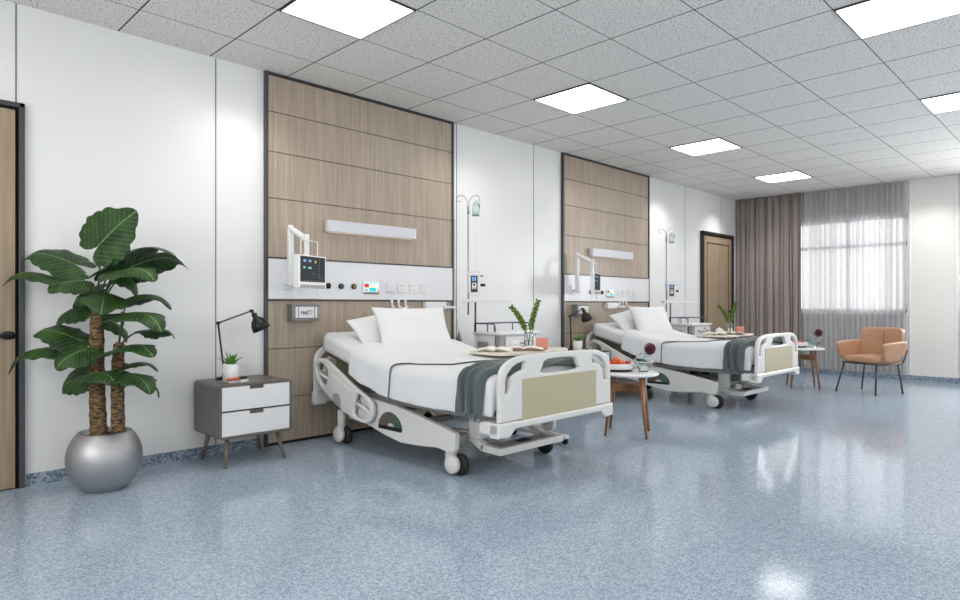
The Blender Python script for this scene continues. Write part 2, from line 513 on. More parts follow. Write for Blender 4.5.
    def build(s, name, mats, parent=None, loc=None, mods=()):
        if isinstance(mats, str): mats = [mats]
        bmesh.ops.remove_doubles(s.bm, verts=s.bm.verts, dist=1e-5)
        bmesh.ops.recalc_face_normals(s.bm, faces=s.bm.faces)
        org = world_origin(parent) if parent is not None else Vector(loc if loc is not None else (0, 0, 0))
        for v in s.bm.verts: v.co -= org
        me = bpy.data.meshes.new(name)
        s.bm.to_mesh(me); s.bm.free()
        for m in mats: me.materials.append(MATS[m])
        o = bpy.data.objects.new(name, me)
        COL.objects.link(o)
        if parent is not None: o.parent = parent
        elif loc is not None: o.location = loc
        for (k, kw) in mods:
            md = o.modifiers.new(k.lower(), k)
            for a, b in kw.items(): setattr(md, a, b)
        return o

def copy_tree(o, offset=(0, 0, 0), parent=None, label=None):
    c = o.copy(); COL.objects.link(c)
    if parent is not None: c.parent = parent
    c.location = o.location + Vector(offset)
    if label: c['label'] = label
    for ch in [x for x in bpy.data.objects if x.parent == o]:
        copy_tree(ch, (0, 0, 0), c)
    return c

def rnd_rect(x0, y0, x1, y1, r, n=5):
    pts = []
    for (cx, cy, a0) in ((x1 - r, y0 + r, -PI / 2), (x1 - r, y1 - r, 0), (x0 + r, y1 - r, PI / 2), (x0 + r, y0 + r, PI)):
        for k in range(n + 1):
            a = a0 + PI / 2 * k / n
            pts.append((cx + r * math.cos(a), cy + r * math.sin(a)))
    return pts

def smooth_loop(pts, n=5):
    out = []; m = len(pts)
    for i in range(m):
        p0, p1, p2, p3 = (Vector((*pts[(i + k) % m], 0)) for k in (-1, 0, 1, 2))
        for k in range(n):
            t = k / n
            q = 0.5 * ((2 * p1) + (-p0 + p2) * t + (2 * p0 - 5 * p1 + 4 * p2 - p3) * t * t + (-p0 + 3 * p1 - 3 * p2 + p3) * t ** 3)
            out.append((q.x, q.y))
    return out

def smooth_path(pts, n=6):
    pts = [Vector(p) for p in pts]; out = []
    for i in range(len(pts) - 1):
        p0 = pts[max(i - 1, 0)]; p1 = pts[i]; p2 = pts[i + 1]; p3 = pts[min(i + 2, len(pts) - 1)]
        for k in range(n):
            t = k / n
            out.append(0.5 * ((2 * p1) + (-p0 + p2) * t + (2 * p0 - 5 * p1 + 4 * p2 - p3) * t * t + (-p0 + 3 * p1 - 3 * p2 + p3) * t ** 3))
    out.append(pts[-1])
    return out

def struct(name, mb, mats):
    o = mb.build(name, mats)
    o['kind'] = 'structure'
    return o

def interp(tab, x):
    """tab sorted by descending or ascending key"""
    t = sorted(tab)
    if x <= t[0][0]: return t[0][1]
    for (a, va), (b, vb) in zip(t[:-1], t[1:]):
        if x <= b: return va + (vb - va) * (x - a) / (b - a)
    return t[-1][1]

# ------------------------------------------------------------------ room shell
X0, X1, Y0, H = -3.2, 9.688, -7.0, 2.90
struct('floor', MB().box((X0 - .1, Y0 - .1, -0.12), (X1 + .3, 0.1, 0.0)), 'floor_vinyl')
struct('ceiling', MB().box((X0 - .1, Y0 - .1, H), (X1 + .3, 0.1, H + 0.12)), 'ceiling_tile')
# back wall with the opening of the left door
struct('wall_back', MB().box((X0 - .1, 0, 0), (X1 + .3, 0.15, H)), 'wall_white')
w = MB()
lw_y = [(-6.4, -4.0), (-3.6, -1.2)]
w.box((X0 - .15, Y0 - .1, 0), (X0, 0, .95)); w.box((X0 - .15, Y0 - .1, 2.55), (X0, 0, H))
w.box((X0 - .15, Y0 - .1, .95), (X0, -6.4, 2.55)); w.box((X0 - .15, -4.0, .95), (X0, -3.6, 2.55)); w.box((X0 - .15, -1.2, .95), (X0, 0, 2.55))
struct('wall_left', w, 'wall_white')
for k_, (a, b) in enumerate(lw_y):  # unseen windows, added to let fill light in from the left
    w = MB(); c_ = (a + b) / 2
    for lo, hi in (((a, .95), (a + .05, 2.55)), ((b - .05, .95), (b, 2.55)), ((a, .95), (b, 1.0)), ((a, 2.5), (b, 2.55)), ((c_ - .03, .95), (c_ + .03, 2.55))):
        w.box((X0 - .10, lo[0], lo[1]), (X0 - .05, hi[0], hi[1]))
    struct('window_%d' % (k_ + 6), w, 'window_white')
w = MB()
wy0, wy1 = Y0 - .15, Y0
fw_x = [(-1.9, 0.7), (1.9, 4.5), (5.7, 8.3)]
w.box((X0, wy0, 0), (X1 + .2, wy1, .95)); w.box((X0, wy0, 2.55), (X1 + .2, wy1, H))
xp = X0
for a, b in fw_x + [(X1 + .2, 0)]:
    w.box((xp, wy0, .95), (a, wy1, 2.55)); xp = b
struct('wall_front', w, 'wall_white')
for k_, (a, b) in enumerate(fw_x):  # unseen windows, added so fill light reaches the bed wall
    w = MB(); c_ = (a + b) / 2
    for lo, hi in (((a, .95), (a + .05, 2.55)), ((b - .05, .95), (b, 2.55)), ((a, .95), (b, 1.0)), ((a, 2.5), (b, 2.55)), ((c_ - .03, .95), (c_ + .03, 2.55))):
        w.box((lo[0], Y0 - .10, lo[1]), (hi[0], Y0 - .05, hi[1]))
    struct('window_%d' % (k_ + 3), w, 'window_white')
# far wall with two window openings
W1 = (-2.50, -0.95); W2 = (-4.75, -3.20); WZ = (0.98, 2.42)
w = MB()
xa, xb = X1, X1 + 0.2
w.box((xa, Y0, 0), (xb, 0, WZ[0])); w.box((xa, Y0, WZ[1]), (xb, 0, H))
w.box((xa, W1[1], WZ[0]), (xb, 0, WZ[1])); w.box((xa, W2[1], WZ[0]), (xb, W1[0], WZ[1])); w.box((xa, Y0, WZ[0]), (xb, W2[0], WZ[1]))
struct('wall_right', w, 'wall_warm')
# wall cladding between the two curtains
w = MB(); w.box((X1 - 0.02, -3.075, 0.0), (X1, -2.545, H))
struct('trim_1', w, 'wall_warm')
w = MB(); w.box((X1 - 0.03, -3.10, 0.0), (X1, -3.075, H), bevel=0.004)
w.box((X1 - 0.03, -2.545, 0.0), (X1, -2.53, H), bevel=0.003)
struct('trim_2', w, 'window_white')
w = MB()
for x in (-0.551, 0.643, 4.231, 7.8, 9.05, 3.045):
    w.box((x - 0.004, -0.002, 0.07), (x + 0.004, 0, H))
struct('trim_3', w, 'seam_grey')
# skirting
w = MB()
for a, b in ((X0, -1.56), (-0.50, 1.0), (2.99, 4.70), (6.70, 8.28), (9.45, X1)):
    w.box((a, -0.012, 0), (b, 0, 0.072))
struct('baseboard_back', w, 'baseboard_vinyl')
struct('baseboard_right', MB().box((X1 - 0.035, Y0, 0), (X1, -0.012, 0.075)), 'baseboard_vinyl')

def window(n, ya, yb):
    z0, z1 = WZ
    f = MB()
    t = 0.05; xc0, xc1 = X1 + 0.04, X1 + 0.10
    f.box((xc0, ya, z0), (xc1, ya + t, z1)); f.box((xc0, yb - t, z0), (xc1, yb, z1))
    f.box((xc0, ya, z0), (xc1, yb, z0 + t)); f.box((xc0, ya, z1 - t), (xc1, yb, z1))
    f.box((xc0, ya, 1.97), (xc1, yb, 2.02))
    ym = (ya + yb) / 2
    f.box((xc0, ym - 0.03, z0), (xc1, ym + 0.03, z1))
    o = struct('window_%d' % n, f, 'window_white')
    MB().box((X1 + 0.065, ya + .01, z0 + .01), (X1 + 0.069, yb - .01, z1 - .01)).build('pane', 'glass_pane', o)
    MB().box((X1 - 0.02, ya - .01, z0 - 0.03), (X1 + 0.12, yb + .01, z0)).build('window_sill', 'window_white', o)

m = bpy.data.materials.new('glass_pane'); m.use_nodes = True; MATS['glass_pane'] = m
nt = m.node_tree; nt.nodes.clear()
o_ = nt.nodes.new('ShaderNodeOutputMaterial'); t_ = nt.nodes.new('ShaderNodeBsdfTransparent'); g_ = nt.nodes.new('ShaderNodeBsdfGlossy')
g_.inputs['Roughness'].default_value = 0.02
mx_ = nt.nodes.new('ShaderNodeMixShader'); mx_.inputs[0].default_value = 0.06
nt.links.new(t_.outputs[0], mx_.inputs[1]); nt.links.new(g_.outputs[0], mx_.inputs[2]); nt.links.new(mx_.outputs[0], o_.inputs[0])
window(1, *W1)
window(2, *W2)

# doors in the back wall
def door(n, xa, xb, z1, leaf_inset):
    f = MB()
    t = 0.030 if n == 1 else 0.045; dp = 0.036 if n == 1 else 0.055
    for (a, b) in ((xa, xa + t), (xb - t, xb)):
        f.box((a, -dp, 0), (b, -0.001, z1), bevel=0.004)
    f.box((xa, -dp, z1 - t), (xb, -0.001, z1), bevel=0.004)
    o = struct('door_%d' % n, f, 'black_frame' if n == 2 else 'dark_metal')
    g = MB().box((xa + t, -0.010, 0), (xb - t, -0.001, z1 - t))
    g.build('door_reveal', 'black_gap', o)
    l = MB().box((xa + t + 0.018, -0.034, 0.008), (xb - t - 0.018, -0.010, z1 - t - 0.018), bevel=0.003)
    lf = l.build('door_leaf', 'door_wood', o)
    if leaf_inset:
        g = MB(); a, b, za, zb = xa + 0.17, xb - 0.17, 0.12, z1 - 0.17
        for lo, hi in (((a, za), (a + .014, zb)), ((b - .014, za), (b, zb)), ((a, zb - .014), (b, zb)), ((a, za), (b, za + .014))):
            g.box((lo[0], -0.0365, lo[1]), (hi[0], -0.034, hi[1]))
        g.build('door_inlay', 'black_gap', lf)
    return o, lf
d1, lf1 = door(1, -1.56, -0.512, 2.30, False)
h = MB()
h.lathe([(0, 0), (0.04, 0), (0.04, 0.008), (0.034, 0.012), (0, 0.012)], (-0.595, -0.034, 0.915), 24, M=Matrix.Rotation(PI / 2, 4, 'X') @ Matrix.Diagonal((1.0, .62, 1, 1)))
h.tube(smooth_path([(-0.595, -0.04, 0.915), (-0.595, -0.080, 0.915), (-0.63, -0.090, 0.915), (-0.73, -0.085, 0.915)]), 0.011, 10)
h.build('door_handle', 'handle_black', lf1)
d2, lf2 = door(2, 8.294, 9.439, 2.266, True)
h = MB()
h.lathe([(0, 0), (0.03, 0), (0.03, 0.012), (0, 0.012)], (9.32, -0.034, 0.98), 20, M=Matrix.Rotation(PI / 2, 4, 'X'))
h.tube(smooth_path([(9.32, -0.04, 0.98), (9.32, -0.08, 0.98), (9.29, -0.09, 0.98), (9.20, -0.09, 0.98)]), 0.01, 8)
h.build('door_handle', 'handle_black', lf2)

# ------------------------------------------------------------------ ceiling lights
def ceiling_light(i, j, label):
    x = 0.6 * i; y = 0.1696 - 0.6 * j
    t = thing('ceiling_light', (x + .3, y - .3, H), label, 'ceiling light', 'square ceiling light panels')
    f = MB()
    a, b, c, d = x + .004, x + .596, y - .596, y - .004
    e = 0.008
    for lo, hi in (((a, c), (b, c + e)), ((a, d - e), (b, d)), ((a, c), (a + e, d)), ((b - e, c), (b, d))):
        f.box((lo[0], lo[1], H - 0.010), (hi[0], hi[1], H))
    f.build('frame', 'dark_metal', t)
    MB().box((a + e, c + e, H - 0.004), (b - e, d - e, H - 0.0005)).build('diffuser', 'lit_panel', t)
    return t
near = {1: 'square ceiling light panel at top left, closest of those above the beds',
        5: 'square ceiling light panel above the gap between the two beds, second in the left row',
        9: 'square ceiling light panel above the far bed, third in the left row',
        13: 'smallest square ceiling light panel of the left row, near the taupe curtain'}
far = {5: 'large square ceiling light panel cut by the top right picture corner',
       9: 'square ceiling light panel at the right picture edge, middle of the right row',
       13: 'farthest ceiling light panel of the right row, near the far wall'}
for i in (1, 5, 9, 13):
    ceiling_light(i, 2, near[i])
for i in (5, 9, 13):
    ceiling_light(i, 6, far[i])
for (i, j) in ((1, 6), (-3, 2), (-3, 6), (1, 10), (5, 10), (9, 10), (13, 10)):
    ceiling_light(i, j, 'square ceiling light panel outside the picture frame')

# ------------------------------------------------------------------ set 1 / set 2 are 3.72 m apart
OFF = (3.72, 0, 0)

# wood clad wall panel behind the bed
pw = thing('wood_wall_panel', (2.0, 0, 0), 'tall light oak wall panel behind the nearer bed, grey metal edging', 'wall panel', 'wood wall panels')
w = MB()
xs = (1.035, 2.955)
zs = [0.02, 0.366, 0.752, 1.128, 1.465, 1.925, 2.285, 2.595, 2.878]
for a, b in zip(zs[:-1], zs[1:]):
    if a == 1.128: continue
    w.box((xs[0], -0.024, a + 0.003), (xs[1], -0.008, b - 0.003))
w.build('wood_boards', 'panel_wood', pw)
w = MB().box((1.02, -0.012, 0.0), (2.97, -0.001, 2.895)); w.build('backing', 'black_gap', pw)
w = MB(); w.box((1.012, -0.036, 0), (1.034, -0.0005, 2.897)); w.box((2.956, -0.036, 0), (2.978, -0.0005, 2.897))
w.box((1.012, -0.034, 2.882), (2.978, -0.0005, 2.897)); w.build('metal_edging', 'dark_metal', pw)

# bed-head console
co = thing('bedhead_console', (2.0, -0.03, 1.13), 'white bed-head service console strip across the oak panel at the nearer bed', 'wall console', 'bed-head consoles')
MB().box((1.034, -0.036, 1.140), (2.956, -0.0125, 1.455), bevel=0.002).build('console_body', 'console_white', co)
w = MB(); w.box((1.034, -0.040, 1.128), (2.956, -0.0125, 1.139)); w.box((1.034, -0.040, 1.456), (2.956, -0.0125, 1.466))
w.build('edge_strip', 'dark_metal', co)
for x, gm in ((1.557, 'gas_black'), (1.682, 'gas_green'), (1.808, 'gas_yellow')):
    g = MB(); R = Matrix.Rotation(PI / 2, 4, 'X')
    g.lathe([(0, 0), (0.024, 0), (0.024, 0.014), (0.019, 0.018), (0, 0.018)], (x, -0.036, 1.252), 24, M=R)
    go = g.build('gas_outlet', 'gas_black', co)
    g = MB(); g.lathe([(0.008, 0), (0.016, 0), (0.016, 0.005), (0.008, 0.005)], (x, -0.054, 1.252), 20, M=R)
    g.build('gas_ring', gm, go)
x0, x1, z0, z1 = 1.900, 2.070, 1.190, 1.298
ts = MB().box((x0, -0.050, z0), (x1, -0.036, z1), bevel=0.003).build('touch_screen', 'plastic_white', co)
MB().box((x0 + .003, -0.0515, z0 + .002), (x1 - .003, -0.050, z0 + .012)).build('screen_base_bar', 'black_frame', ts)
dsp = MB()
dsp.box((x0 + .006, -0.0512, z0 + .014), (x1 - .006, -0.050, z1 - .006))
def patch(u0, v0, u1, v1, mi, mb, xa=x0, xb=x1, za=z0, zb=z1, y=-0.0516):
    mb.mi = mi
    mb.box((xa + (xb - xa) * u0, y, za + (zb - za) * v0), (xa + (xb - xa) * u1, y + 0.0008, za + (zb - za) * v1))
patch(.06, .88, .95, .95, 1, dsp); patch(.06, .52, .33, .82, 2, dsp); patch(.38, .76, .78, .83, 1, dsp)
patch(.38, .54, .72, .66, 3, dsp); patch(.36, .20, .78, .50, 4, dsp); patch(.10, .26, .24, .36, 5, dsp)
patch(.84, .36, .93, .42, 6, dsp); patch(.84, .18, .94, .28, 2, dsp); patch(.06, .155, .80, .175, 5, dsp); patch(.06, .40, .30, .47, 1, dsp)
dsp.build('display', ['disp_white', 'disp_pale', 'disp_red', 'disp_yellow', 'disp_cyan', 'black_frame', 'disp_green'], ts)
for k, x in enumerate((2.152, 2.281, 2.413, 2.546)):
    s_ = MB().box((x, -0.045, 1.205), (x + 0.086, -0.036, 1.291), bevel=0.003)
    so = s_.build('light_switch' if k == 0 else 'wall_socket', 'plastic_white', co)
    q = MB()
    if k == 0:
        q.box((x + .008, -0.0475, 1.214), (x + .078, -0.045, 1.283), bevel=0.001); q.build('rocker', 'console_white', so)
    else:
        for (a, b, c, d) in ((.028, .060, .036, .070), (.052, .060, .060, .070), (.040, .040, .047, .043), (.028, .022, .036, .030), (.052, .022, .060, .030)):
            q.box((x + a, -0.0456, 1.205 + b), (x + c, -0.045, 1.205 + d))
        q.build('socket_holes', 'bed_grey', so)
for x in (2.208, 2.284, 2.362):
    q = MB()
    q.tube(smooth_path([(x, -0.048, 1.138), (x, -0.050, 1.105), (x, -0.056, 1.078), (x, -0.074, 1.068), (x, -0.082, 1.08)]), 0.008, 8)
    q.box((x - .010, -0.056, 1.118), (x + .010, -0.036, 1.140), bevel=0.003)
    q.build('hook', 'plastic_white', co)

# wall lamp bar
lb = thing('wall_light_bar', (2.0, 0, 1.75), 'long pale wall light bar mounted on the oak panel above the nearer bed', 'wall lamp', 'wall light bars')
MB().plate(rnd_rect(-.465, -.0, .465, .075, .022, 4), [], 0.095, lambda p: Vector((1.995 + p.x, -0.024 - p.y, 1.745 + p.z)), bevel=0.004).build('lamp_housing', 'lightbar_white', lb)
MB().box((1.56, -0.07, 1.6955), (2.43, -0.035, 1.6985)).build('lamp_diffuser', 'warm_strip', lb)

# dispenser box
db = thing('dispenser_box', (1.34, -0.024, 1.03), 'grey metal wall dispenser box under the console, left of the nearer bed', 'dispenser', 'grey wall dispensers')
MB().box((1.20, -0.10, 0.985), (1.43, -0.0245, 1.095), bevel=0.006).build('box_body', 'aluminium', db)
q = MB(); q.box((1.195, -0.108, 1.083), (1.435, -0.0245, 1.100), bevel=0.003); q.box((1.195, -0.106, 0.968), (1.435, -0.0245, 0.986), bevel=0.003)
q.build('end_cap', 'aluminium', db)
lbx = MB().box((1.226, -0.105, 0.990), (1.420, -0.100, 1.080), bevel=0.002).build('front_label', 'console_white', db)
q = MB()
q.box((1.250, -0.1062, 0.990), (1.254, -0.105, 1.080)); q.box((1.392, -0.1062, 0.990), (1.396, -0.105, 1.080))
yy = -0.1062
def stroke(pts, r=0.0035): q.tube([Vector((a - .016 , yy, b)) for a, b in pts], r, 6)
stroke([(1.290, 1.026), (1.297, 1.041), (1.306, 1.043)]); stroke([(1.308, 1.040), (1.312, 1.027), (1.322, 1.040), (1.326, 1.027), (1.336, 1.042)])
stroke([(1.342, 1.026), (1.348, 1.040), (1.358, 1.042)]); stroke([(1.300, 1.022), (1.34, 1.018), (1.375, 1.026), (1.390, 1.040), (1.378, 1.048), (1.35, 1.050)], 0.002)
q.build('label_lettering', 'black_frame', lbx)

# call unit box with shelf arm to the right
cb = thing('call_unit_box', (2.72, -0.024, 1.08), 'white wall call unit with square button hung below the console, behind the nearer bed', 'call unit', 'white call units')
MB().box((2.585, -0.075, 1.046), (2.845, -0.0245, 1.124), bevel=0.005).build('unit_body', 'plastic_white', cb)
MB().box((2.60, -0.080, 1.070), (2.655, -0.075, 1.114), bevel=0.002).build('call_button', 'console_white', cb)
MB().box((2.80, -0.10, 1.058), (2.955, -0.0245, 1.082), bevel=0.006).build('shelf_rail', 'plastic_white', cb)

# nightstand
ns = thing('nightstand', (0.735, -0.25, 0), 'two-drawer grey wood nightstand with white drawer fronts, left of the nearer bed', 'nightstand', 'two-drawer nightstands')
nx0, nx1, nz0, nz1, nyf, nyb = 0.472, 0.998, 0.195, 0.563, -0.47, -0.04
q = MB()
q.plate(rnd_rect(nx0, nz0, nx1, nz1, 0.028, 4), [[(nx0 + .018, nz0 + .018), (nx1 - .018, nz0 + .018), (nx1 - .018, nz1 - .018), (nx0 + .018, nz1 - .018)]],
        nyb - nyf, lambda p: Vector((p.x, (nyf + nyb) / 2 + p.z, p.y)), bevel=0.002)
q.box((nx0 + .01, nyb - .012, nz0 + .01), (nx1 - .01, nyb - .002, nz1 - .01))
q.build('carcass', 'grey_wood', ns)
mid = (nz0 + nz1) / 2
for (za, zb) in ((nz0 + .020, mid - .006), (mid + .006, nz1 - .020)):
    xa, xb = nx0 + .020, nx1 - .020; xm = (xa + xb) / 2; nw = 0.052; nd = 0.024
    out = [(xa, za), (xb, za), (xb, zb), (xm + nw, zb), (xm + nw, zb - nd), (xm - nw, zb - nd), (xm - nw, zb), (xa, zb)]
    fr = MB(); fr.plate(out, [], 0.018, lambda p: Vector((p.x, nyf + 0.010 + p.z, p.y)), bevel=0.002)
    d_ = fr.build('drawer', 'plastic_white', ns)
    MB().box((xm - nw - .005, nyf + .022, zb - nd - .004), (xm + nw + .005, nyf + .030, zb)).build('grip_recess', 'grey_wood', d_)
MB().box((nx0 + .02, nyf + .03, nz0 + .02), (nx1 - .02, nyf + .034, nz1 - .02)).build('inner_shadow_board', 'grey_wood', ns)
for (tx, ty, bx, by) in ((.555, -.40, .522, -.448), (.915, -.40, .950, -.448), (.555, -.10, .522, -.062), (.915, -.10, .952, -.062)):
    MB().tube([(tx, ty, nz0), (bx, by, 0)], [0.017, 0.0095], 14).build('leg', 'leg_wood', ns)

# desk lamp
dl = thing('desk_lamp', (0.62, -0.16, 0.563), 'black articulated desk lamp on the nightstand left of the nearer bed', 'lamp', 'black desk lamps')
MB().lathe([(0, 0), (0.060, 0), (0.060, 0.012), (0.052, 0.018), (0.012, 0.02), (0.012, 0.045), (0, 0.045)], (0.635, -0.17, 0.564), 28).build('base', 'lamp_black', dl)
e0, e1, e2, e3 = Vector((0.635, -0.17, 0.60)), Vector((0.577, -0.20, 0.967)), Vector((0.820, -0.20, 1.05)), Vector((0.842, -0.20, 1.03))
q = MB()
for dy in (-.006, .006):
    q.tube([e0 + Vector((0, dy, 0)), e1 + Vector((0, dy, 0))], 0.0045, 8)
q.build('lower_arm', 'lamp_black', dl)
q = MB()
for dy in (-.006, .006):
    q.tube([e1 + Vector((0, dy, 0)), e2 + Vector((0, dy, 0))], 0.0045, 8)
q.build('upper_arm', 'lamp_black', dl)
q = MB()
for e in (e0, e1, e2):
    q.tube([e + Vector((0, -.014, 0)), e + Vector((0, .014, 0))], 0.012, 14)
q.tube([e2, e3 + Vector((0.004, 0, -0.01))], 0.009, 10)
q.build('joint', 'lamp_black', dl)
ax = Vector((0.42, -0.12, -0.9)).normalized()
RM = Vector((0, 0, 1)).rotation_difference(ax).to_matrix().to_4x4()
q = MB()
q.lathe([(0, 0), (0.020, 0), (0.020, 0.030), (0.028, 0.038), (0.044, 0.052), (0.060, 0.084), (0.067, 0.128), (0.0645, 0.128), (0.057, 0.084), (0.041, 0.055), (0.0, 0.052)], e3 + Vector((-.004, 0, 0)), 32, M=RM)
ls = q.build('lamp_shade', 'lamp_black', dl)
MB().ball(e3 + ax * 0.082, 0.02, 2).build('bulb', 'ceramic_white', ls)

# succulent in cylinder pot
pp = thing('potted_succulent', (0.66, -0.27, 0.563), 'small green succulent in a white cylinder pot on the nightstand left of the nearer bed', 'potted plant', 'white pots with succulents')
pc = Vector((0.640, -0.262, 0.5635))
MB().lathe([(0, 0), (0.049, 0), (0.052, 0.004), (0.052, 0.118), (0.047, 0.118), (0.047, 0.10), (0, 0.10)], pc, 36).build('pot', 'ceramic_white', pp)
MB().lathe([(0, 0.103), (0.0465, 0.101)], pc, 24).build('soil', 'soil', pp)
random.seed(4)
q = MB()
for k in range(24):
    a = k * 2.399; tl = 0.25 + 0.85 * (k / 24); ln = 0.072 + 0.055 * random.random()
    d = Vector((math.cos(a) * math.sin(tl), math.sin(a) * math.sin(tl), math.cos(tl)))
    sd = d.cross(Vector((0, 0, 1))).normalized()
    b0 = pc + Vector((0, 0, 0.100)) + Vector((d.x, d.y, 0)) * 0.012
    rows = []
    for i in range(7):
        t = i / 6; wd = 0.0085 * math.sin(PI * (0.18 + 0.80 * t)) * (1 - 0.5 * t) + 0.0004
        c = b0 + d * ln * t + Vector((0, 0, 0.012 * math.sin(t * PI)))
        nrm = sd.cross(d)
        rows.append([c + sd * wd * math.cos(g) + nrm * wd * 0.4 * math.sin(g) for g in [2 * PI * h / 6 for h in range(6)]])
    q.grid(rows, closed=True)
q.build('rosette_leaves', 'succulent', pp)

# notebook and pencils beside the pot
nb = thing('notebook', (0.60, -0.33, 0.563), 'closed grey notebook lying on the nightstand left of the nearer bed', 'notebook', 'grey notebooks')
Rz = Matrix.Rotation(math.radians(18), 4, 'Z')
Mn = Matrix.Translation((0.615, -0.36, 0.5635)) @ Rz
q = MB().box((-.085, -.05, 0.0005), (.085, .05, .003), M=Mn); q.box((-.085, -.05, .011), (.085, .05, .0135), M=Mn); q.box((-.085, -.05, .0005), (-.082, .05, .0135), M=Mn)
q.build('cover', 'bed_grey', nb)
MB().box((-.082, -.048, .003), (.083, .048, .011), M=Mn).build('pages', 'paper', nb)
pn = thing('marker_pen', (0.63, -0.37, 0.578), 'orange and black marker pen on the notebook by the nearer succulent pot', 'pen', 'orange marker pens')
P0, P1 = Vector((0.560, -0.385, 0.586)), Vector((0.725, -0.325, 0.586))
dv = P1 - P0
MB().tube([P0, P0 + dv * .62], 0.0075, 12).build('barrel', 'orange_fruit', pn)
MB().tube([P0 + dv * .62, P1], 0.0085, 12).build('cap', 'lamp_black', pn)
er = MB().rbox((0.665, -0.42, 0.572), (0.075, 0.022, 0.016), (0, 0, math.radians(30)), bevel=0.003).build('eraser', 'plastic_white', None)
tag(er, 'small white eraser in front of the notebook on the nightstand left of the nearer bed', 'eraser', 'white erasers')

# ------------------------------------------------------------------ hospital bed
bed = thing('hospital_bed', (1.96, -1.1, 0), 'white adjustable hospital bed with cream footboard panel, the nearer one', 'hospital bed', 'hospital beds')
BX0, BX1 = 1.393, 2.527
def end_board(yc, zoff=0.0, name='footboard'):
    # outline in (x, z) with rounded shoulders and tube-like side slots
    mir = lambda pts: [(BX0 + BX1 - x, z) for x, z in pts][::-1]
    left = [(BX0, .41), (BX0, .66), (BX0 + .012, .705), (1.43, .738), (1.48, .767), (1.558, .788), (1.70, .795)]
    out = left + mir(left)
    slot = [(1.440, .575), (1.440, .655), (1.458, .690), (1.500, .727), (1.545, .746), (1.600, .757), (1.620, .745), (1.608, .706), (1.560, .694), (1.512, .674), (1.492, .650), (1.486, .600), (1.476, .576)]
    hole = smooth_loop([(1.784, .672), (1.782, .715), (1.800, .745), (1.858, .757), (2.062, .757), (2.120, .745), (2.138, .715), (2.136, .672)], 3)
    fb = MB().plate(out, [slot, mir(slot), hole], 0.034, lambda p: Vector((p.x, yc + p.z, p.y + zoff)), bevel=0.009)
    o = fb.build(name, 'bed_white', bed, mods=[])
    MB().plate(rnd_rect(1.586, .400, 2.344, .652, 0.012, 3), [], 0.008, lambda p: Vector((p.x, yc - 0.0180 + p.z, p.y + zoff)), bevel=0.002).build('colour_panel', 'cream_panel', o)
    return o
end_board(-2.13)
# beam with corner bumpers below the footboard
q = MB()
prof = [(1.375, .322), (1.455, .316), (1.475, .322), (1.52, .362), (2.40, .362), (2.445, .322), (2.465, .316), (2.545, .322), (2.545, .408), (1.375, .408)]
q.plate(prof, [], 0.085, lambda p: Vector((p.x, -2.115 + p.z, p.y)), bevel=0.012)
q.box((1.375, -2.15, .330), (1.455, -1.985, .408), bevel=.014); q.box((2.465, -2.15, .330), (2.545, -1.985, .408), bevel=.014)
q.build('bumper_beam', 'bed_white', bed)
end_board(-0.095, -0.01, 'headboard')
q = MB().box((1.38, -0.12, .29), (1.50, -0.07, .40), bevel=0.012); q.box((2.42, -0.12, .29), (2.54, -0.07, .40), bevel=0.012)
q.box((1.45, -0.115, .31), (2.47, -0.075, .39)); q.build('head_beam', 'bed_white', bed)

ZT = [(-0.16, .872), (-0.65, .746), (-0.85, .698), (-1.0, .671), (-1.15, .658), (-1.4, .655), (-2.05, .655)]
def zt(y): return interp(ZT, y)
# mattress: head raised
rows = []
ys = [-.16, -.20, -.35, -.5, -.65, -.75, -.85, -.95, -1.05, -1.15, -1.3, -1.5, -1.7, -1.9, -1.98, -2.03]
def section(y, grow=0.0, shrink=0.0):
    z1 = zt(y) + grow; z0 = zt(y) - .155; r = 0.05
    xa, xb = 1.440 - grow + shrink, 2.480 + grow - shrink
    z1 -= shrink; z0 += shrink
    sec = []
    for (cx, cz, a0) in ((xb - r, z0 + r, -PI / 2), (xb - r, z1 - r, 0), (xa + r, z1 - r, PI / 2), (xa + r, z0 + r, PI)):
        for k in range(6):
            a = a0 + PI / 2 * k / 5
            sec.append(Vector((cx + r * math.cos(a), y, cz + r * math.sin(a))))
    return sec
q = MB()
rows = [section(-.158 + .0, 0, .02)] + [section(y) for y in ys] + [section(-2.045, 0, .02)]
q.grid(rows, closed=True)
q.bm.faces.new([v for v in q.bm.verts[:24]]); 
q.bm.verts.ensure_lookup_table()
n_ = len(q.bm.verts); q.bm.faces.new([q.bm.verts[i] for i in range(n_ - 24, n_)])
q.build('mattress', 'linen_white', bed)
# platform under the mattress: back section tilts, seat section flat
q = MB()
for (ya, yb) in ((-.15, -.88), (-.90, -2.06)):
    za, zb = zt(ya) - .160, zt(yb) - .160
    q.grid([[(1.50, ya, za), (2.42, ya, za)], [(1.50, yb, zb), (2.42, yb, zb)]], smooth=False)
    q.grid([[(1.50, ya, za - .03), (2.42, ya, za - .03)], [(1.50, yb, zb - .03), (2.42, yb, zb - .03)]], smooth=False)
    for x in (1.50, 2.42):
        q.grid([[(x, ya, za), (x, ya, za - .03)], [(x, yb, zb), (x, yb, zb - .03)]], smooth=False)
    for (y, z) in ((ya, za), (yb, zb)):
        q.grid([[(1.5, y, z), (2.42, y, z)], [(1.5, y, z - .03), (2.42, y, z - .03)]], smooth=False)
q.build('mattress_platform', 'olive_board', bed)
# main frame below
q = MB()
for x in (1.53, 2.33):
    q.box((x, -2.08, .375), (x + .06, -.12, .43), bevel=0.006)
for y in (-.20, -.9, -1.5, -2.04):
    q.box((1.58, y - .03, .38), (2.34, y + .03, .425), bevel=0.004)
q.build('main_frame', 'bed_grey', bed)
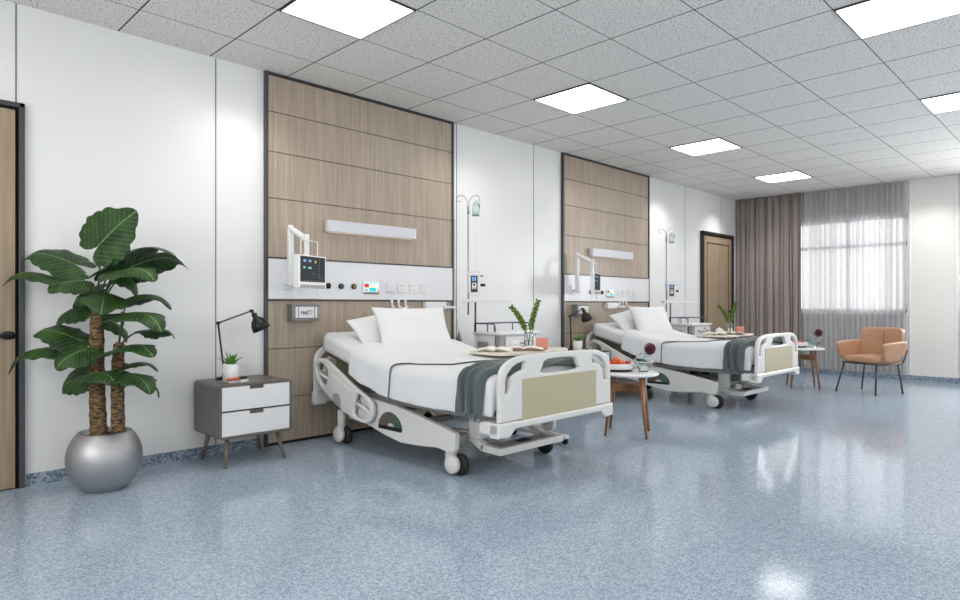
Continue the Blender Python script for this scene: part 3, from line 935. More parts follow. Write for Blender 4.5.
# curved side covers of the base, one per side, with half-round window
cover = [(-.42, .27), (-.44, .36), (-.55, .415), (-.70, .418), (-.83, .408), (-1.074, .393), (-1.335, .352), (-1.588, .308), (-1.700, .286), (-1.712, .270), (-1.704, .180), (-1.690, .160),
         (-1.643, .153), (-1.539, .166), (-1.44, .156), (-1.335, .148), (-1.154, .140), (-.958, .170), (-.758, .214), (-.58, .25)]
rc = (-1.03, .218)
half = []
for k in range(13):
    a = PI * k / 12; half.append((rc[0] + .142 * math.cos(a), rc[1] + .118 * math.sin(a)))
hole = half
for x, sgn in ((1.465, -1), (2.455, 1)):
    fn = lambda p, x=x: Vector((x + p.z, p.x, p.y))
    c_ = MB().plate(cover, [hole], 0.045, fn, bevel=0.008).build('base_side_cover', 'bed_white', bed)
    ring = half[:] + [(rc[0] + .050 * math.cos(PI - PI * k / 8), rc[1] + .042 * math.sin(PI * k / 8)) for k in range(9)]
    MB().plate(ring, [], 0.020, lambda p, x=x, s=sgn: Vector((x + s * 0.006 + p.z, p.x, p.y))).build('half_round_grip', 'emblem', c_)
    MB().plate([(rc[0] + .048 * math.cos(PI * k / 8), rc[1] + .040 * math.sin(PI * k / 8)) for k in range(9)], [], 0.018,
               lambda p, x=x: Vector((x + p.z, p.x, p.y))).build('grip_centre', 'bed_white', c_)
    MB().plate([(rc[0] - .135, rc[1] - .004), (rc[0] + .135, rc[1] - .004), (rc[0] + .12, rc[1] + .022), (rc[0] - .12, rc[1] + .022)], [], 0.010,
               lambda p, x=x, s=sgn: Vector((x + s * 0.018 + p.z, p.x, p.y - .004))).build('grip_slot', 'black_frame', c_)
# base chassis bars
q = MB()
for x in (1.52, 2.36):
    q.box((x, -1.66, .20), (x + .06, -.40, .25), bevel=0.005)
for y in (-.42, -1.0, -1.60):
    q.box((1.56, y - .03, .205), (2.38, y + .03, .245), bevel=0.004)
q.build('base_chassis', 'bed_grey', bed)
# lifting columns
for y in (-.72, -1.68):
    MB().box((1.64, y - .05, .22), (1.73, y + .05, .40), bevel=0.006).build('lift_column', 'bed_white', bed)
    MB().box((2.19, y - .05, .22), (2.28, y + .05, .40), bevel=0.006).build('lift_column', 'bed_white', bed)
# low bent foot frame with tray
q = MB()
for x in (1.675, 2.275):
    path = [(x, -1.44, .232), (x, -1.60, .232), (x, -1.74, .165), (x, -1.885, .160)]
    for a, b in zip(path[:-1], path[1:]):
        a, b = Vector(a), Vector(b); d = (b - a)
        L_ = d.length; ang = math.atan2(d.z, -d.y)
        q.rbox((a + b) / 2, (.05, L_ + .02, .045), (-ang, 0, 0), bevel=0.004)
q.box((1.65, -1.91, .138), (2.30, -1.87, .182), bevel=0.005)
q.build('foot_frame', 'bed_white', bed)
MB().box((1.69, -1.875, .160), (2.26, -1.735, .172), bevel=0.003).build('foot_tray', 'bed_grey', bed)
MB().box((1.94, -1.83, .1722), (2.04, -1.77, .182), bevel=0.003).build('foot_pedal', 'rubber', bed)
# casters with leg posts
def caster(x, y, front, sx):
    q = MB()
    if not front:
        q.tube([(x, y + .01, .10), (x, y + .01, .27)], 0.032, 16)
    else:
        q.tube([(x, y + .05, .10), (x, y + .05, .20)], 0.038, 16)
    # shroud: rounded disc to the outer side with a neck
    q.lathe([(0, -.024), (.050, -.024), (.060, -.014), (.060, .014), (.050, .024), (0, .024)], (x + sx * .022, y + .012, .074), 28, axis='X')
    q.rbox((x + sx * .012, y + (.03 if front else .008), .105), (.052, .06, .07), (0, 0, 0), bevel=0.012)
    o = q.build('caster', 'bed_white', bed)
    MB().lathe([(0, -.022), (.046, -.022), (.060, -.022), (.070, -.011), (.070, .011), (.060, .022), (.046, .022), (0, .022)], (x - sx * .024, y - .016, .0705), 32, axis='X').build('tyre', 'rubber', o)
caster(1.50, -1.66, True, -1); caster(2.40, -1.66, True, 1)
caster(1.50, -.34, False, -1); caster(2.40, -.34, False, 1)
# head side rails
rail_out = smooth_loop([(-.095, .600), (-.13, .650), (-.215, .672), (-.30, .655), (-.393, .612), (-.60, .520), (-.80, .440), (-.885, .395), (-.902, .340), (-.880, .270), (-.812, .236), (-.70, .242), (-.609, .262), (-.47, .310), (-.347, .365), (-.22, .430), (-.12, .510)], 3)
lw = smooth_loop([(-.142, .590), (-.165, .622), (-.205, .636), (-.275, .612), (-.306, .575), (-.300, .500), (-.250, .452), (-.185, .500)], 3)
rw = smooth_loop([(-.705, .440), (-.668, .360), (-.655, .285), (-.720, .264), (-.800, .262), (-.848, .310), (-.853, .370), (-.800, .412)], 3)
for x, sgn in ((1.405, -1), (2.515, 1)):
    fn = lambda p, x=x: Vector((x + p.z, p.x, p.y))
    r_ = MB().plate(rail_out, [lw, rw], 0.034, fn, bevel=0.009).build('side_rail', 'bed_white', bed)
    q = MB(); q.tube([(x, -.120, .560), (x, -.310, .512)], 0.012, 10); q.tube([(x, -.665, .372), (x, -.870, .312)], 0.012, 10); q.build('grip_bar', 'bed_white', r_)
    MB().plate([(-.345, .575), (-.640, .448), (-.600, .300), (-.345, .390)], [], 0.006, lambda p, x=x, s=sgn: Vector((x + s * .018 + p.z, p.x, p.y)), bevel=0.0025).build('control_panel', 'bed_white', r_)
    MB().plate(smooth_loop([(-.394, .400), (-.435, .420), (-.478, .405), (-.500, .350), (-.492, .322), (-.440, .330), (-.402, .350)], 3), [], 0.004, lambda p, x=x, s=sgn: Vector((x + s * .0225 + p.z, p.x, p.y))).build('control_label', 'bed_grey', r_)
    q = MB(); q.box((min(x, x - sgn * .10), -.50, .36), (max(x, x - sgn * .10), -.44, .42), bevel=0.005); q.box((min(x, x - sgn * .10), -.68, .33), (max(x, x - sgn * .10), -.62, .39), bevel=0.005)
    q.build('rail_bracket', 'bed_grey', r_)

# duvet
HEM = [(-2.12, .430), (-2.0, .436), (-1.85, .432), (-1.57, .425), (-1.26, .430), (-.98, .462), (-.74, .526), (-.55, .590)]
random.seed(11)
def duvet_pt(s, y, lift=0.0, dz=0.0):
    """s 0..1 across the bed from near hem to far hem"""
    z1 = zt(y) + .022 + lift - dz
    hem = min(interp(HEM, y), z1 - .02)
    xa, xb = 1.414 - lift, 2.506 + lift
    r = 0.075
    side = z1 - r - hem; top = (xb - xa) - 2 * r; arc = PI / 2 * r
    tot = 2 * side + top + 2 * arc
    d = s * tot
    wv = .006 * math.sin(y * 17 + 1.3) + .004 * math.sin(y * 31)
    if d < side:
        k = 1 - d / side
        return Vector((xa - k * (.012 + wv), y, hem + d))
    d -= side
    if d < arc:
        a = d / r
        return Vector((xa + r - r * math.cos(a), y, z1 - r + r * math.sin(a)))
    d -= arc
    if d < top:
        x = xa + r + d
        puff = .010 * math.sin(PI * d / top) + .004 * math.sin(x * 9 + y * 5) * math.sin(PI * d / top) + .003 * math.sin(y * 14 - x * 6)
        return Vector((x, y, z1 + puff * (1 if dz < .01 else .3)))
    d -= top
    if d < arc:
        a = d / r
        return Vector((xb - r + r * math.sin(a), y, z1 - r + r * math.cos(a)))
    d -= arc
    k = d / side
    return Vector((xb + k * (.012 + wv), y, z1 - r - d))
def duvet_rows(ya, yb, n, lift=0.0, m=64, slant=0.0):
    rows = []
    for i in range(n + 1):
        y = ya + (yb - ya) * i / n
        row = []
        for j in range(m + 1):
            s = j / m
            yy_ = y
            if slant: 
                e = min(max((abs(2 * s - 1) - .46) / .26, 0), 1); e = e * e * (3 - 2 * e)
                yy_ = y + slant * e * (1 if i > 0 else 1) * (i / n)
            row.append(duvet_pt(s, yy_, lift))
        rows.append(row)
    return rows
q = MB()
rows = duvet_rows(-.58, -2.03, 60)
for k, (dy, dz) in enumerate(((-.022, .02), (-.03, .06), (-.031, .12), (-.032, .19))):
    rows.append([duvet_pt(j / 64, -2.03, 0, dz) + Vector((0, dy, 0)) for j in range(65)])
q.grid(rows)
dv_ = q.build('duvet', 'linen_white', None, loc=(1.96, -1.3, .69), mods=[('SOLIDIFY', dict(thickness=0.010, offset=1)), ('SUBSURF', dict(levels=1, render_levels=1))])
tag(dv_, 'white duvet with dark piping line spread on the nearer bed', 'duvet', 'white duvets')
# folded-back top of the duvet with its dark piping
q = MB()
fold_rows = duvet_rows(-.60, -1.53, 36, lift=0.012, slant=.43)
q.grid(fold_rows)
q.build('turned_down_fold', 'linen_white', dv_, mods=[('SOLIDIFY', dict(thickness=0.006, offset=1)), ('SUBSURF', dict(levels=1, render_levels=1))])
q = MB(); q.tube([v + (v - Vector((1.96, v.y, .5))).normalized() * .009 for v in fold_rows[-1]], 0.0042, 6); q.build('piping', 'piping_dark', dv_)

# pillows
def pillow(name, M, wdt, hgt, th, label, group, seed):
    random.seed(seed)
    q = MB(); n = 22
    for side in (1, -1):
        rows = []
        for i in range(n + 1):
            row = []
            for j in range(n + 1):
                u = -1 + 2 * i / n; v = -1 + 2 * j / n
                pin = 0.10
                x = u * (1 - pin * (1 - abs(v) ** 2) * abs(u) ** 3); y = v * (1 - pin * 1.2 * (1 - abs(u) ** 2) * abs(v) ** 3)
                b = ((1 - u ** 4) * (1 - v ** 4)) ** 0.62
                b *= 1 + .05 * math.sin(5 * u + seed) * math.cos(4 * v - seed)
                row.append(M @ Vector((x * wdt / 2, y * hgt / 2, side * th / 2 * b)))
            rows.append(row)
        q.grid(rows)
    loc = M @ Vector((0, -hgt / 2, 0))
    o = q.build(name, 'pillow_white', None, loc=loc, mods=[('SUBSURF', dict(levels=1, render_levels=1))])
    return tag(o, label, 'pillow', group)
from mathutils import Euler
Mf = Matrix.Translation((1.985, -.64, .895)) @ Euler((math.radians(64), 0, math.radians(-6))).to_matrix().to_4x4()
pf = pillow('pillow', Mf, .72, .42, .14, 'front white pillow standing against the other on the nearer bed', 'front pillows', 3)
Mb_ = Matrix.Translation((1.86, -.445, .895)) @ Euler((math.radians(50), 0, math.radians(-12))).to_matrix().to_4x4() @ Matrix.Rotation(math.radians(14), 4, 'Z')
pb = pillow('pillow', Mb_, .62, .36, .10, 'rear white pillow partly hidden behind the front one on the nearer bed', 'rear pillows', 5)

# throw across the foot of the bed
random.seed(8)
q = MB(); rows = []
nv = 40; m = 90
prof_ = []
for i in range(nv + 1):
    t = i / nv
    row = []
    for j in range(m + 1):
        s = j / m
        p = None
        sh = .055 * math.exp(-((s - .17) / .08) ** 2)
        edge = 1 - .30 * math.exp(-((s - .06) / .07) ** 2) * 1
        yc = -1.915 - .055 * min(max((.5 - abs(s - .5) - .13) / .12, 0), 1)
        y = yc + (0.5 - t) * (.20 + .03 * min(max((.5 - abs(s - .5) - .13) / .12, 0), 1))
        p = duvet_pt(.006 + s * .985, max(y, -2.055), 0.016)
        p.y = y
        if y < -2.045: p.z -= (-2.045 - y) * .8
        ph = t * 5.2 * PI + 1.0 * math.sin(s * 9)
        rid = (.5 + .5 * math.sin(ph)) ** 0.8 * .038 + .006 * math.sin(ph * 2.3 + s * 20)
        nrm = Vector((p.x - 1.96, 0, max(p.z - .58, 0) * 5)); 
        if abs(p.x - 1.96) < .46: nrm = Vector((0, 0, 1))
        else: nrm = Vector((p.x - 1.96, 0, max(0, p.z - .62) * 4)).normalized()
        row.append(p + nrm * rid)
    rows.append(row)
q.grid(rows)
th = q.build('throw_blanket', 'throw_grey', None, loc=(1.96, -1.92, .70), mods=[('SOLIDIFY', dict(thickness=0.006, offset=1)), ('SUBSURF', dict(levels=1, render_levels=1))])
tag(th, 'dark grey-green folded throw blanket draped over the foot of the nearer bed', 'blanket', 'grey throws')
q = MB()
for i in range(0, nv + 1, 1):
    for jj in (0, m):
        p = rows[i][jj]
        q.tube([p + Vector((0, 0, .004)), p + Vector((random.uniform(-.004, .004), random.uniform(-.008, .008), -.02)), p + Vector((random.uniform(-.006, .006), random.uniform(-.012, .012), -.045))], 0.0016, 5)
tag(q.build('fringe', 'throw_grey', th), kind='stuff')

# ------------------------------------------------------------------ infusion unit
iv = thing('infusion_stand', (2.95, -.37, .845), 'tall chrome infusion stand with pump and drip bag on the cart beyond the nearer bed', 'infusion stand', 'infusion stands')
ix, iy = 2.871, -.35
q = MB(); q.tube([(ix, iy, 1.0), (ix, iy, 2.03)], 0.008, 10); q.tube([(ix, iy, 1.95), (ix, iy, 2.035)], 0.0105, 10); q.build('upper_pole', 'chrome', iv)
q = MB(); q.tube([(2.945, -.37, .84), (2.945, -.37, 1.128)], 0.009, 10); q.build('lower_pole', 'steel_dark', iv)
q = MB()
Rr = Vector((.7071, -.7071, 0))
for s_ in (-1, 1):
    pts = [(0, 2.035), (.015, 2.08), (.045, 2.115), (.080, 2.122), (.105, 2.10), (.104, 2.07), (.085, 2.062), (.072, 2.078)]
    q.tube(smooth_path([Vector((ix, iy, z)) + Rr * a * s_ for a, z in pts]), 0.0035, 6)
q.build('hook', 'chrome', iv)
q = MB()
bc = Vector((ix, iy, 2.0)) + Rr * .070
def loc_plate(mb, outline, t, c, bev=0.0):
    mb.plate(outline, [], t, lambda p: c + Rr * p.x + Vector((0, 0, p.y)) + Vector((.7071, .7071, 0)) * p.z, bevel=bev)
loc_plate(q, smooth_loop([(-.030, -.060), (.034, -.060), (.040, .0), (.030, .055), (.0, .070), (-.026, .050), (-.033, 0)], 3), .024, bc + Vector((0, 0, 0)), .008)
bg = q.build('drip_bag', 'iv_teal', iv)
q = MB(); loc_plate(q, rnd_rect(-.026, -.030, .020, .022, .01), .028, bc); q.build('bag_label', 'plastic_white', bg)
q = MB(); loc_plate(q, rnd_rect(-.034, -.072, .032, -.056, .003), .026, bc); loc_plate(q, rnd_rect(.030, .0, .040, .045, .003), .026, bc); q.build('bag_seal', 'iv_dark', bg)
q = MB(); q.tube(smooth_path([bc + Vector((0, 0, -.07)), bc + Vector((0.003, 0, -.3)), Vector((ix + .05, iy - .04, 1.40))]), 0.0018, 5); q.build('drip_tube', 'ceramic_white', iv)
pcn = Vector((2.905, -.395, 1.29))
q = MB(); q.rbox(pcn, (.115, .10, .17), (0, 0, -PI / 4), bevel=0.008)
ob = q.build('pump_body', 'plastic_white', iv)
q = MB(); fwd = Vector((-.7071, -.7071, 0))
q.tube(smooth_path([pcn + Rr * -.055 + Vector((0, 0, .085)), pcn + Rr * -.045 + Vector((0, 0, .115)), pcn + Rr * .045 + Vector((0, 0, .115)), pcn + Rr * .055 + Vector((0, 0, .085))]), 0.009, 8)
q.rbox(pcn + Vector((0, 0, .088)), (.15, .11, .012), (0, 0, -PI / 4), bevel=0.004); q.build('pump_handle', 'plastic_white', ob)
q = MB(); q.rbox(pcn + fwd * .0505, (.062, .006, .150), (0, 0, -PI / 4), bevel=0.002); q.build('pump_face', 'screen_dark', ob)
q = MB()
q.rbox(pcn + fwd * .0545 + Vector((0, 0, .045)) + Rr * -.012, (.014, .002, .040), (0, 0, -PI / 4))
q.rbox(pcn + fwd * .0545 + Vector((0, 0, .045)) + Rr * .010, (.014, .002, .040), (0, 0, -PI / 4)); q.build('pump_display', 'glyph_blue', ob)
q = MB(); q.rbox(pcn + fwd * .0545 + Vector((0, 0, -.020)), (.040, .002, .060), (0, 0, -PI / 4)); q.build('pump_keypad', 'plastic_white', ob)
q = MB(); q.rbox(pcn + fwd * .0560 + Vector((0, 0, -.008)), (.018, .002, .018), (0, 0, -PI / 4)); q.rbox(pcn + fwd * .0560 + Vector((0, 0, -.040)), (.022, .002, .008), (0, 0, -PI / 4)); q.build('pump_button', 'black_frame', ob)
q = MB(); q.tube([pcn + Rr * .055 + Vector((0, 0, -.01)), pcn + Rr * .105 + Vector((0, 0, -.01))], 0.014, 10); q.tube([pcn + Rr * .055 + Vector((0, 0, .075)), pcn + Rr * .085 + Vector((0, 0, .075))], 0.005, 8); q.build('clamp_knob', 'lamp_black', ob)
q = MB(); q.rbox(Vector((3.0, -.46, 1.133)), (.44, .14, .030), (0, 0, -PI / 4 + .06), bevel=0.004); q.rbox(pcn + Vector((0, 0, -.105)), (.10, .10, .02), (0, 0, -PI / 4), bevel=0.003)
q.build('tray_arm', 'ceramic_white', iv)

# ------------------------------------------------------------------ medical cart
ct = thing('medical_cart', (3.22, -.53, 0), 'white medical cart with drawers and grey top rail between wall and nearer bed', 'medical cart', 'medical carts')
cx0, cx1, cyf, cyb = 2.955, 3.49, -.68, -.35
q = MB().box((cx0 - .02, cyf - .02, .815), (cx1 + .02, cyb + .01, .843), bevel=0.008); q.build('worktop', 'plastic_white', ct)
q = MB(); q.box((cx0 + .02, cyf + .02, .12), (cx1, cyb, .14)); q.box((cx0, cyb - .015, .12), (cx1, cyb, .815)); q.box((cx1 - .015, cyf + .01, .12), (cx1, cyb, .815))
q.box((cx0 + .004, cyf + .07, .12), (cx0 + .014, cyb, .815)); q.box((cx0 + .02, cyf + .02, .80), (cx1, cyb, .815)); q.build('cabinet_body', 'plastic_white', ct)
q = MB(); q.box((cx0 - .002, cyf - .002, .10), (cx0 + .070, cyf + .05, .815), bevel=0.004); q.build('corner_post', 'bed_grey', ct)
for k in range(4):
    za = .645 - k * .165
    d_ = MB().box((cx0 + .080, cyf, za), (cx1 - .005, cyf + .02, za + .155), bevel=0.004).build('drawer', 'plastic_white', ct)
    q = MB(); q.tube(smooth_path([(cx0 + .16, cyf, za + .105), (cx0 + .18, cyf - .03, za + .095), (cx1 - .13, cyf - .03, za + .095), (cx1 - .11, cyf, za + .105)]), .009, 8)
    q.build('drawer_handle', 'bed_grey', d_)
    q = MB().box((cx1 - .20, cyf - .002, za + .12), (cx1 - .14, cyf, za + .14)); q.build('drawer_label', 'bed_grey', d_)
q = MB(); q.box((cx0 - .006, cyf + .15, .70), (cx0 + .004, cyf + .29, .75), bevel=0.003); q.build('side_grip', 'bed_grey', ct)
q = MB(); q.tube(smooth_path([(cx0 + .0, cyf + .10, .66), (cx0 - .05, cyf + .10, .65), (cx0 - .05, cyf + .28, .65), (cx0, cyf + .28, .66)]), .010, 8); q.build('push_handle', 'steel_dark', ct)
q = MB()
zr = .918
q.tube(smooth_path([(cx0, cyb, zr), (cx0, cyf + .12, zr), (cx0, cyf + .07, zr - .012), (cx0, cyf + .06, .843)]), .007, 8)
q.tube([(cx0, cyb, zr), (cx1 - .03, cyb, zr), (cx1, cyb, zr)], .007, 8)
q.tube(smooth_path([(cx1, cyb, zr), (cx1, cyf + .12, zr), (cx1, cyf + .07, zr - .012), (cx1, cyf + .06, .843)]), .007, 8)
for (x, y) in ((cx0, cyb), (cx0, cyf + .16), ((cx0 + cx1) / 2, cyb), (cx1, cyb)):
    q.tube([(x, y, .842), (x, y, zr)], .006, 8)
q.build('top_rail', 'rail_grey', ct)
for x in (cx0 + .05, cx1 - .05):
    for y in (cyf + .05, cyb - .05):
        q = MB(); q.lathe([(0, -.012), (.038, -.012), (.040, 0), (.038, .012), (0, .012)], (x, y, .040), 20, axis='X'); q.box((x - .02, y - .015, .05), (x + .02, y + .015, .12), bevel=.003)
        q.build('wheel', 'rubber', ct)

# ------------------------------------------------------------------ overbed table
ot = thing('overbed_table', (2.5, -1.32, 0), 'overbed table with pale rounded top reaching over the nearer bed', 'overbed table', 'overbed tables')
MB().plate(rnd_rect(2.08, -1.53, 2.91, -1.13, .09, 6), [], .024, lambda p: Vector((p.x, p.y, .733 + p.z)), bevel=.006).build('table_top', 'table_laminate', ot)
q = MB(); q.box((2.70, -1.37, .06), (2.78, -1.29, .70), bevel=.006); q.build('column', 'bed_grey', ot)
q = MB(); q.box((2.40, -1.36, .695), (2.80, -1.30, .7205), bevel=.004); q.build('support_arm', 'bed_grey', ot)
q = MB(); q.box((2.69, -1.62, .045), (2.75, -1.04, .075), bevel=.006); q.box((2.75, -1.36, .045), (2.79, -1.30, .075)); q.build('foot_bar', 'bed_white', ot)
for y in (-1.60, -1.06):
    MB().lathe([(0, -.012), (.024, -.012), (.026, 0), (.024, .012), (0, .012)], (2.72, y, .026), 20, axis='X').build('wheel', 'rubber', ot)
ZTB = .7455
# open books
def open_book(cx, cy, ang, wd, dp, page, cover_m, label, group, hump=.016):
    t = thing('open_book', (cx, cy, ZTB), label, 'book', group)
    M = Matrix.Translation((cx, cy, ZTB)) @ Matrix.Rotation(ang, 4, 'Z')
    def surf(u, off):
        return abs(math.sin(PI * min(abs(u) * 1.0, 1) ** .6)) * hump + off + .003
    for (nm, o0, grow, mt) in (('cover', .001, .011 if cover_m == 'kraft' else .006, cover_m), ('pages', .004, 0, page)):
        q = MB(); rows = []
        n = 24
        for i in range(n + 1):
            u = -1 + 2 * i / n
            x = u * (wd / 2 + grow)
            z = surf(u, o0)
            zb = z - (.003 if nm == 'cover' else .0) if nm == 'cover' else z
            rows.append([M @ Vector((x, -dp / 2 - grow / 2, zb)), M @ Vector((x, dp / 2 + grow / 2, zb))])
        q.grid(rows)
        q.build(nm, mt, t, mods=[('SOLIDIFY', dict(thickness=.003 if nm == 'cover' else .009, offset=(1 if nm == 'pages' else 0)))])
    return t
bk1 = open_book(2.20, -1.34, math.radians(-58), .25, .17, 'paper', 'paper', 'open white book at the left end of the table over the nearer bed', 'white open books')
bk2 = open_book(2.43, -1.42, math.radians(-48), .30, .16, 'paper', 'kraft', 'open book with brown kraft cover beside the leafy glass vase over the nearer bed', 'brown open books')
# glass vase with two leafy stems
vz = thing('leafy_glass_vase', (2.576, -1.30, ZTB), 'clear glass vase holding two leafy green stems on the table over the nearer bed', 'vase', 'vases with leafy stems')
vc = Vector((2.560, -1.362, ZTB))
MB().lathe([(0, 0), (.034, 0), (.036, .004), (.036, .11), (.032, .125), (.036, .135), (.033, .135), (.029, .125), (.033, .108), (.033, .008), (0, .008)], vc, 28).build('vase_glass', 'glass', vz)
MB().lathe([(0, .0085), (.0325, .0085), (.0325, .065), (0, .065)], vc, 24).build('water', 'water', vz)
random.seed(21)
for s_, (tx, tz) in enumerate(((-.105, .325), (.058, .370))):
    base = vc + Vector((0, 0, .02)); 
    tip = vc + Rr * tx * 1.25 + Vector((0, 0, tz))
    ctrl = vc + Rr * tx * .15 + Vector((0, 0, .20))
    pts = [base * (1 - t) ** 2 + ctrl * 2 * t * (1 - t) + tip * t * t for t in [k / 14 for k in range(15)]]
    st = MB().tube(pts, [.0035 - .0022 * k / 14 for k in range(15)], 6).build('stem', 'zz_stem', vz)
    q = MB()
    for k in range(13):
        t = .36 + .64 * k / 12
        c = base * (1 - t) ** 2 + ctrl * 2 * t * (1 - t) + tip * t * t
        d = (ctrl - base) * (2 * (1 - t)) + (tip - ctrl) * 2 * t; d.normalize()
        for a in range(4):
            ang = a * PI / 2 + k * .7
            o1 = d.orthogonal().normalized(); o2 = d.cross(o1)
            sd = o1 * math.cos(ang) + o2 * math.sin(ang)
            ld = (sd * .85 + d * .6).normalized(); ln = .040 * (1 - .25 * k / 12); wd = .018
            wn = ld.cross(d).normalized()
            rows = []
            for i in range(6):
                u = i / 5; w_ = wd * math.sin(PI * min(.05 + u * .95, .98)) 
                cc = c + ld * ln * u + d * (.006 * u * u)
                rows.append([cc - wn * w_, cc + ld.cross(wn) * (-.002), cc + wn * w_])
            q.grid(rows)
    q.build('leaflets', 'zz_leaf', st)
# coral cube candle holder
cbm = MB().rbox((2.60, -1.465, ZTB + .0455), (.090, .035, .090), (0, 0, -PI / 4), bevel=.004).build('coral_box', 'coral', None, loc=(2.60, -1.465, ZTB))
tag(cbm, 'small coral pink square box right of the leafy vase over the nearer bed', 'box', 'coral boxes')
# sugar bowl
sb = thing('lidded_bowl', (2.49, -1.22, ZTB), 'small white lidded bowl behind the book on the table over the nearer bed', 'bowl', 'white lidded bowls')
c0 = Vector((2.535, -1.24, ZTB))
MB().lathe([(0, 0), (.025, 0), (.040, .015), (.043, .040), (.040, .050), (0, .050)], c0, 28).build('bowl_body', 'cup_white', sb)
MB().lathe([(.042, .050), (.034, .058), (.008, .064), (.006, .070), (.009, .076), (.004, .082), (0, .082)], c0, 28).build('bowl_lid', 'cup_white', sb)

# ------------------------------------------------------------------ copy the bed bay
pairs = [
    (pw, 'tall light oak wall panel behind the farther bed, grey metal edging'),
    (co, 'white bed-head service console strip across the oak panel at the farther bed'),
    (lb, 'long pale wall light bar mounted on the oak panel above the farther bed'),
    (db, 'grey metal wall dispenser box under the console, left of the farther bed'),
    (cb, 'white wall call unit with square button hung below the console, behind the farther bed'),
    (ns, 'two-drawer grey wood nightstand beside the farther bed, mostly hidden by a footboard'),
    (dl, 'black articulated desk lamp beside the farther bed, against the second oak panel'),
    (pp, 'small green succulent in a white cylinder pot beside the farther bed'),
    (nb, 'closed grey notebook lying on the nightstand of the farther bed'),
    (pn, 'orange and black marker pen on the notebook by the farther succulent pot'),
    (er, 'small white eraser in front of the notebook on the nightstand of the farther bed'),
    (bed, 'white adjustable hospital bed with cream footboard panel, the farther one'),
    (dv_, 'white duvet with dark piping line spread on the farther bed'),
    (pf, 'front white pillow standing against the other on the farther bed'),
    (pb, 'rear white pillow partly hidden behind the front one on the farther bed'),
    (th, 'dark grey-green folded throw blanket draped over the foot of the farther bed'),
    (iv, 'tall infusion stand with pump and drip bag on the cart beyond the farther bed'),
    (ct, 'white medical cart with drawers and grey top rail near the far wooden door'),
    (ot, 'overbed table with pale rounded top reaching over the farther bed'),
    (bk1, 'open white book at the left end of the table over the farther bed'),
    (bk2, 'open book with brown kraft cover beside the leafy glass vase over the farther bed'),
    (vz, 'clear glass vase holding two leafy green stems on the table over the farther bed'),
    (cbm, 'small coral pink square box right of the leafy vase over the farther bed'),
    (sb, 'small white lidded bowl behind the book on the table over the farther bed'),
]
NS_SET = (ns, dl, pp, nb, pn, er)
for o, lab in pairs:
    off = (4.07, 0, 0) if o in NS_SET else ((3.02, 0, 0) if o == cb else OFF)
    copy_tree(o, off, None, lab)

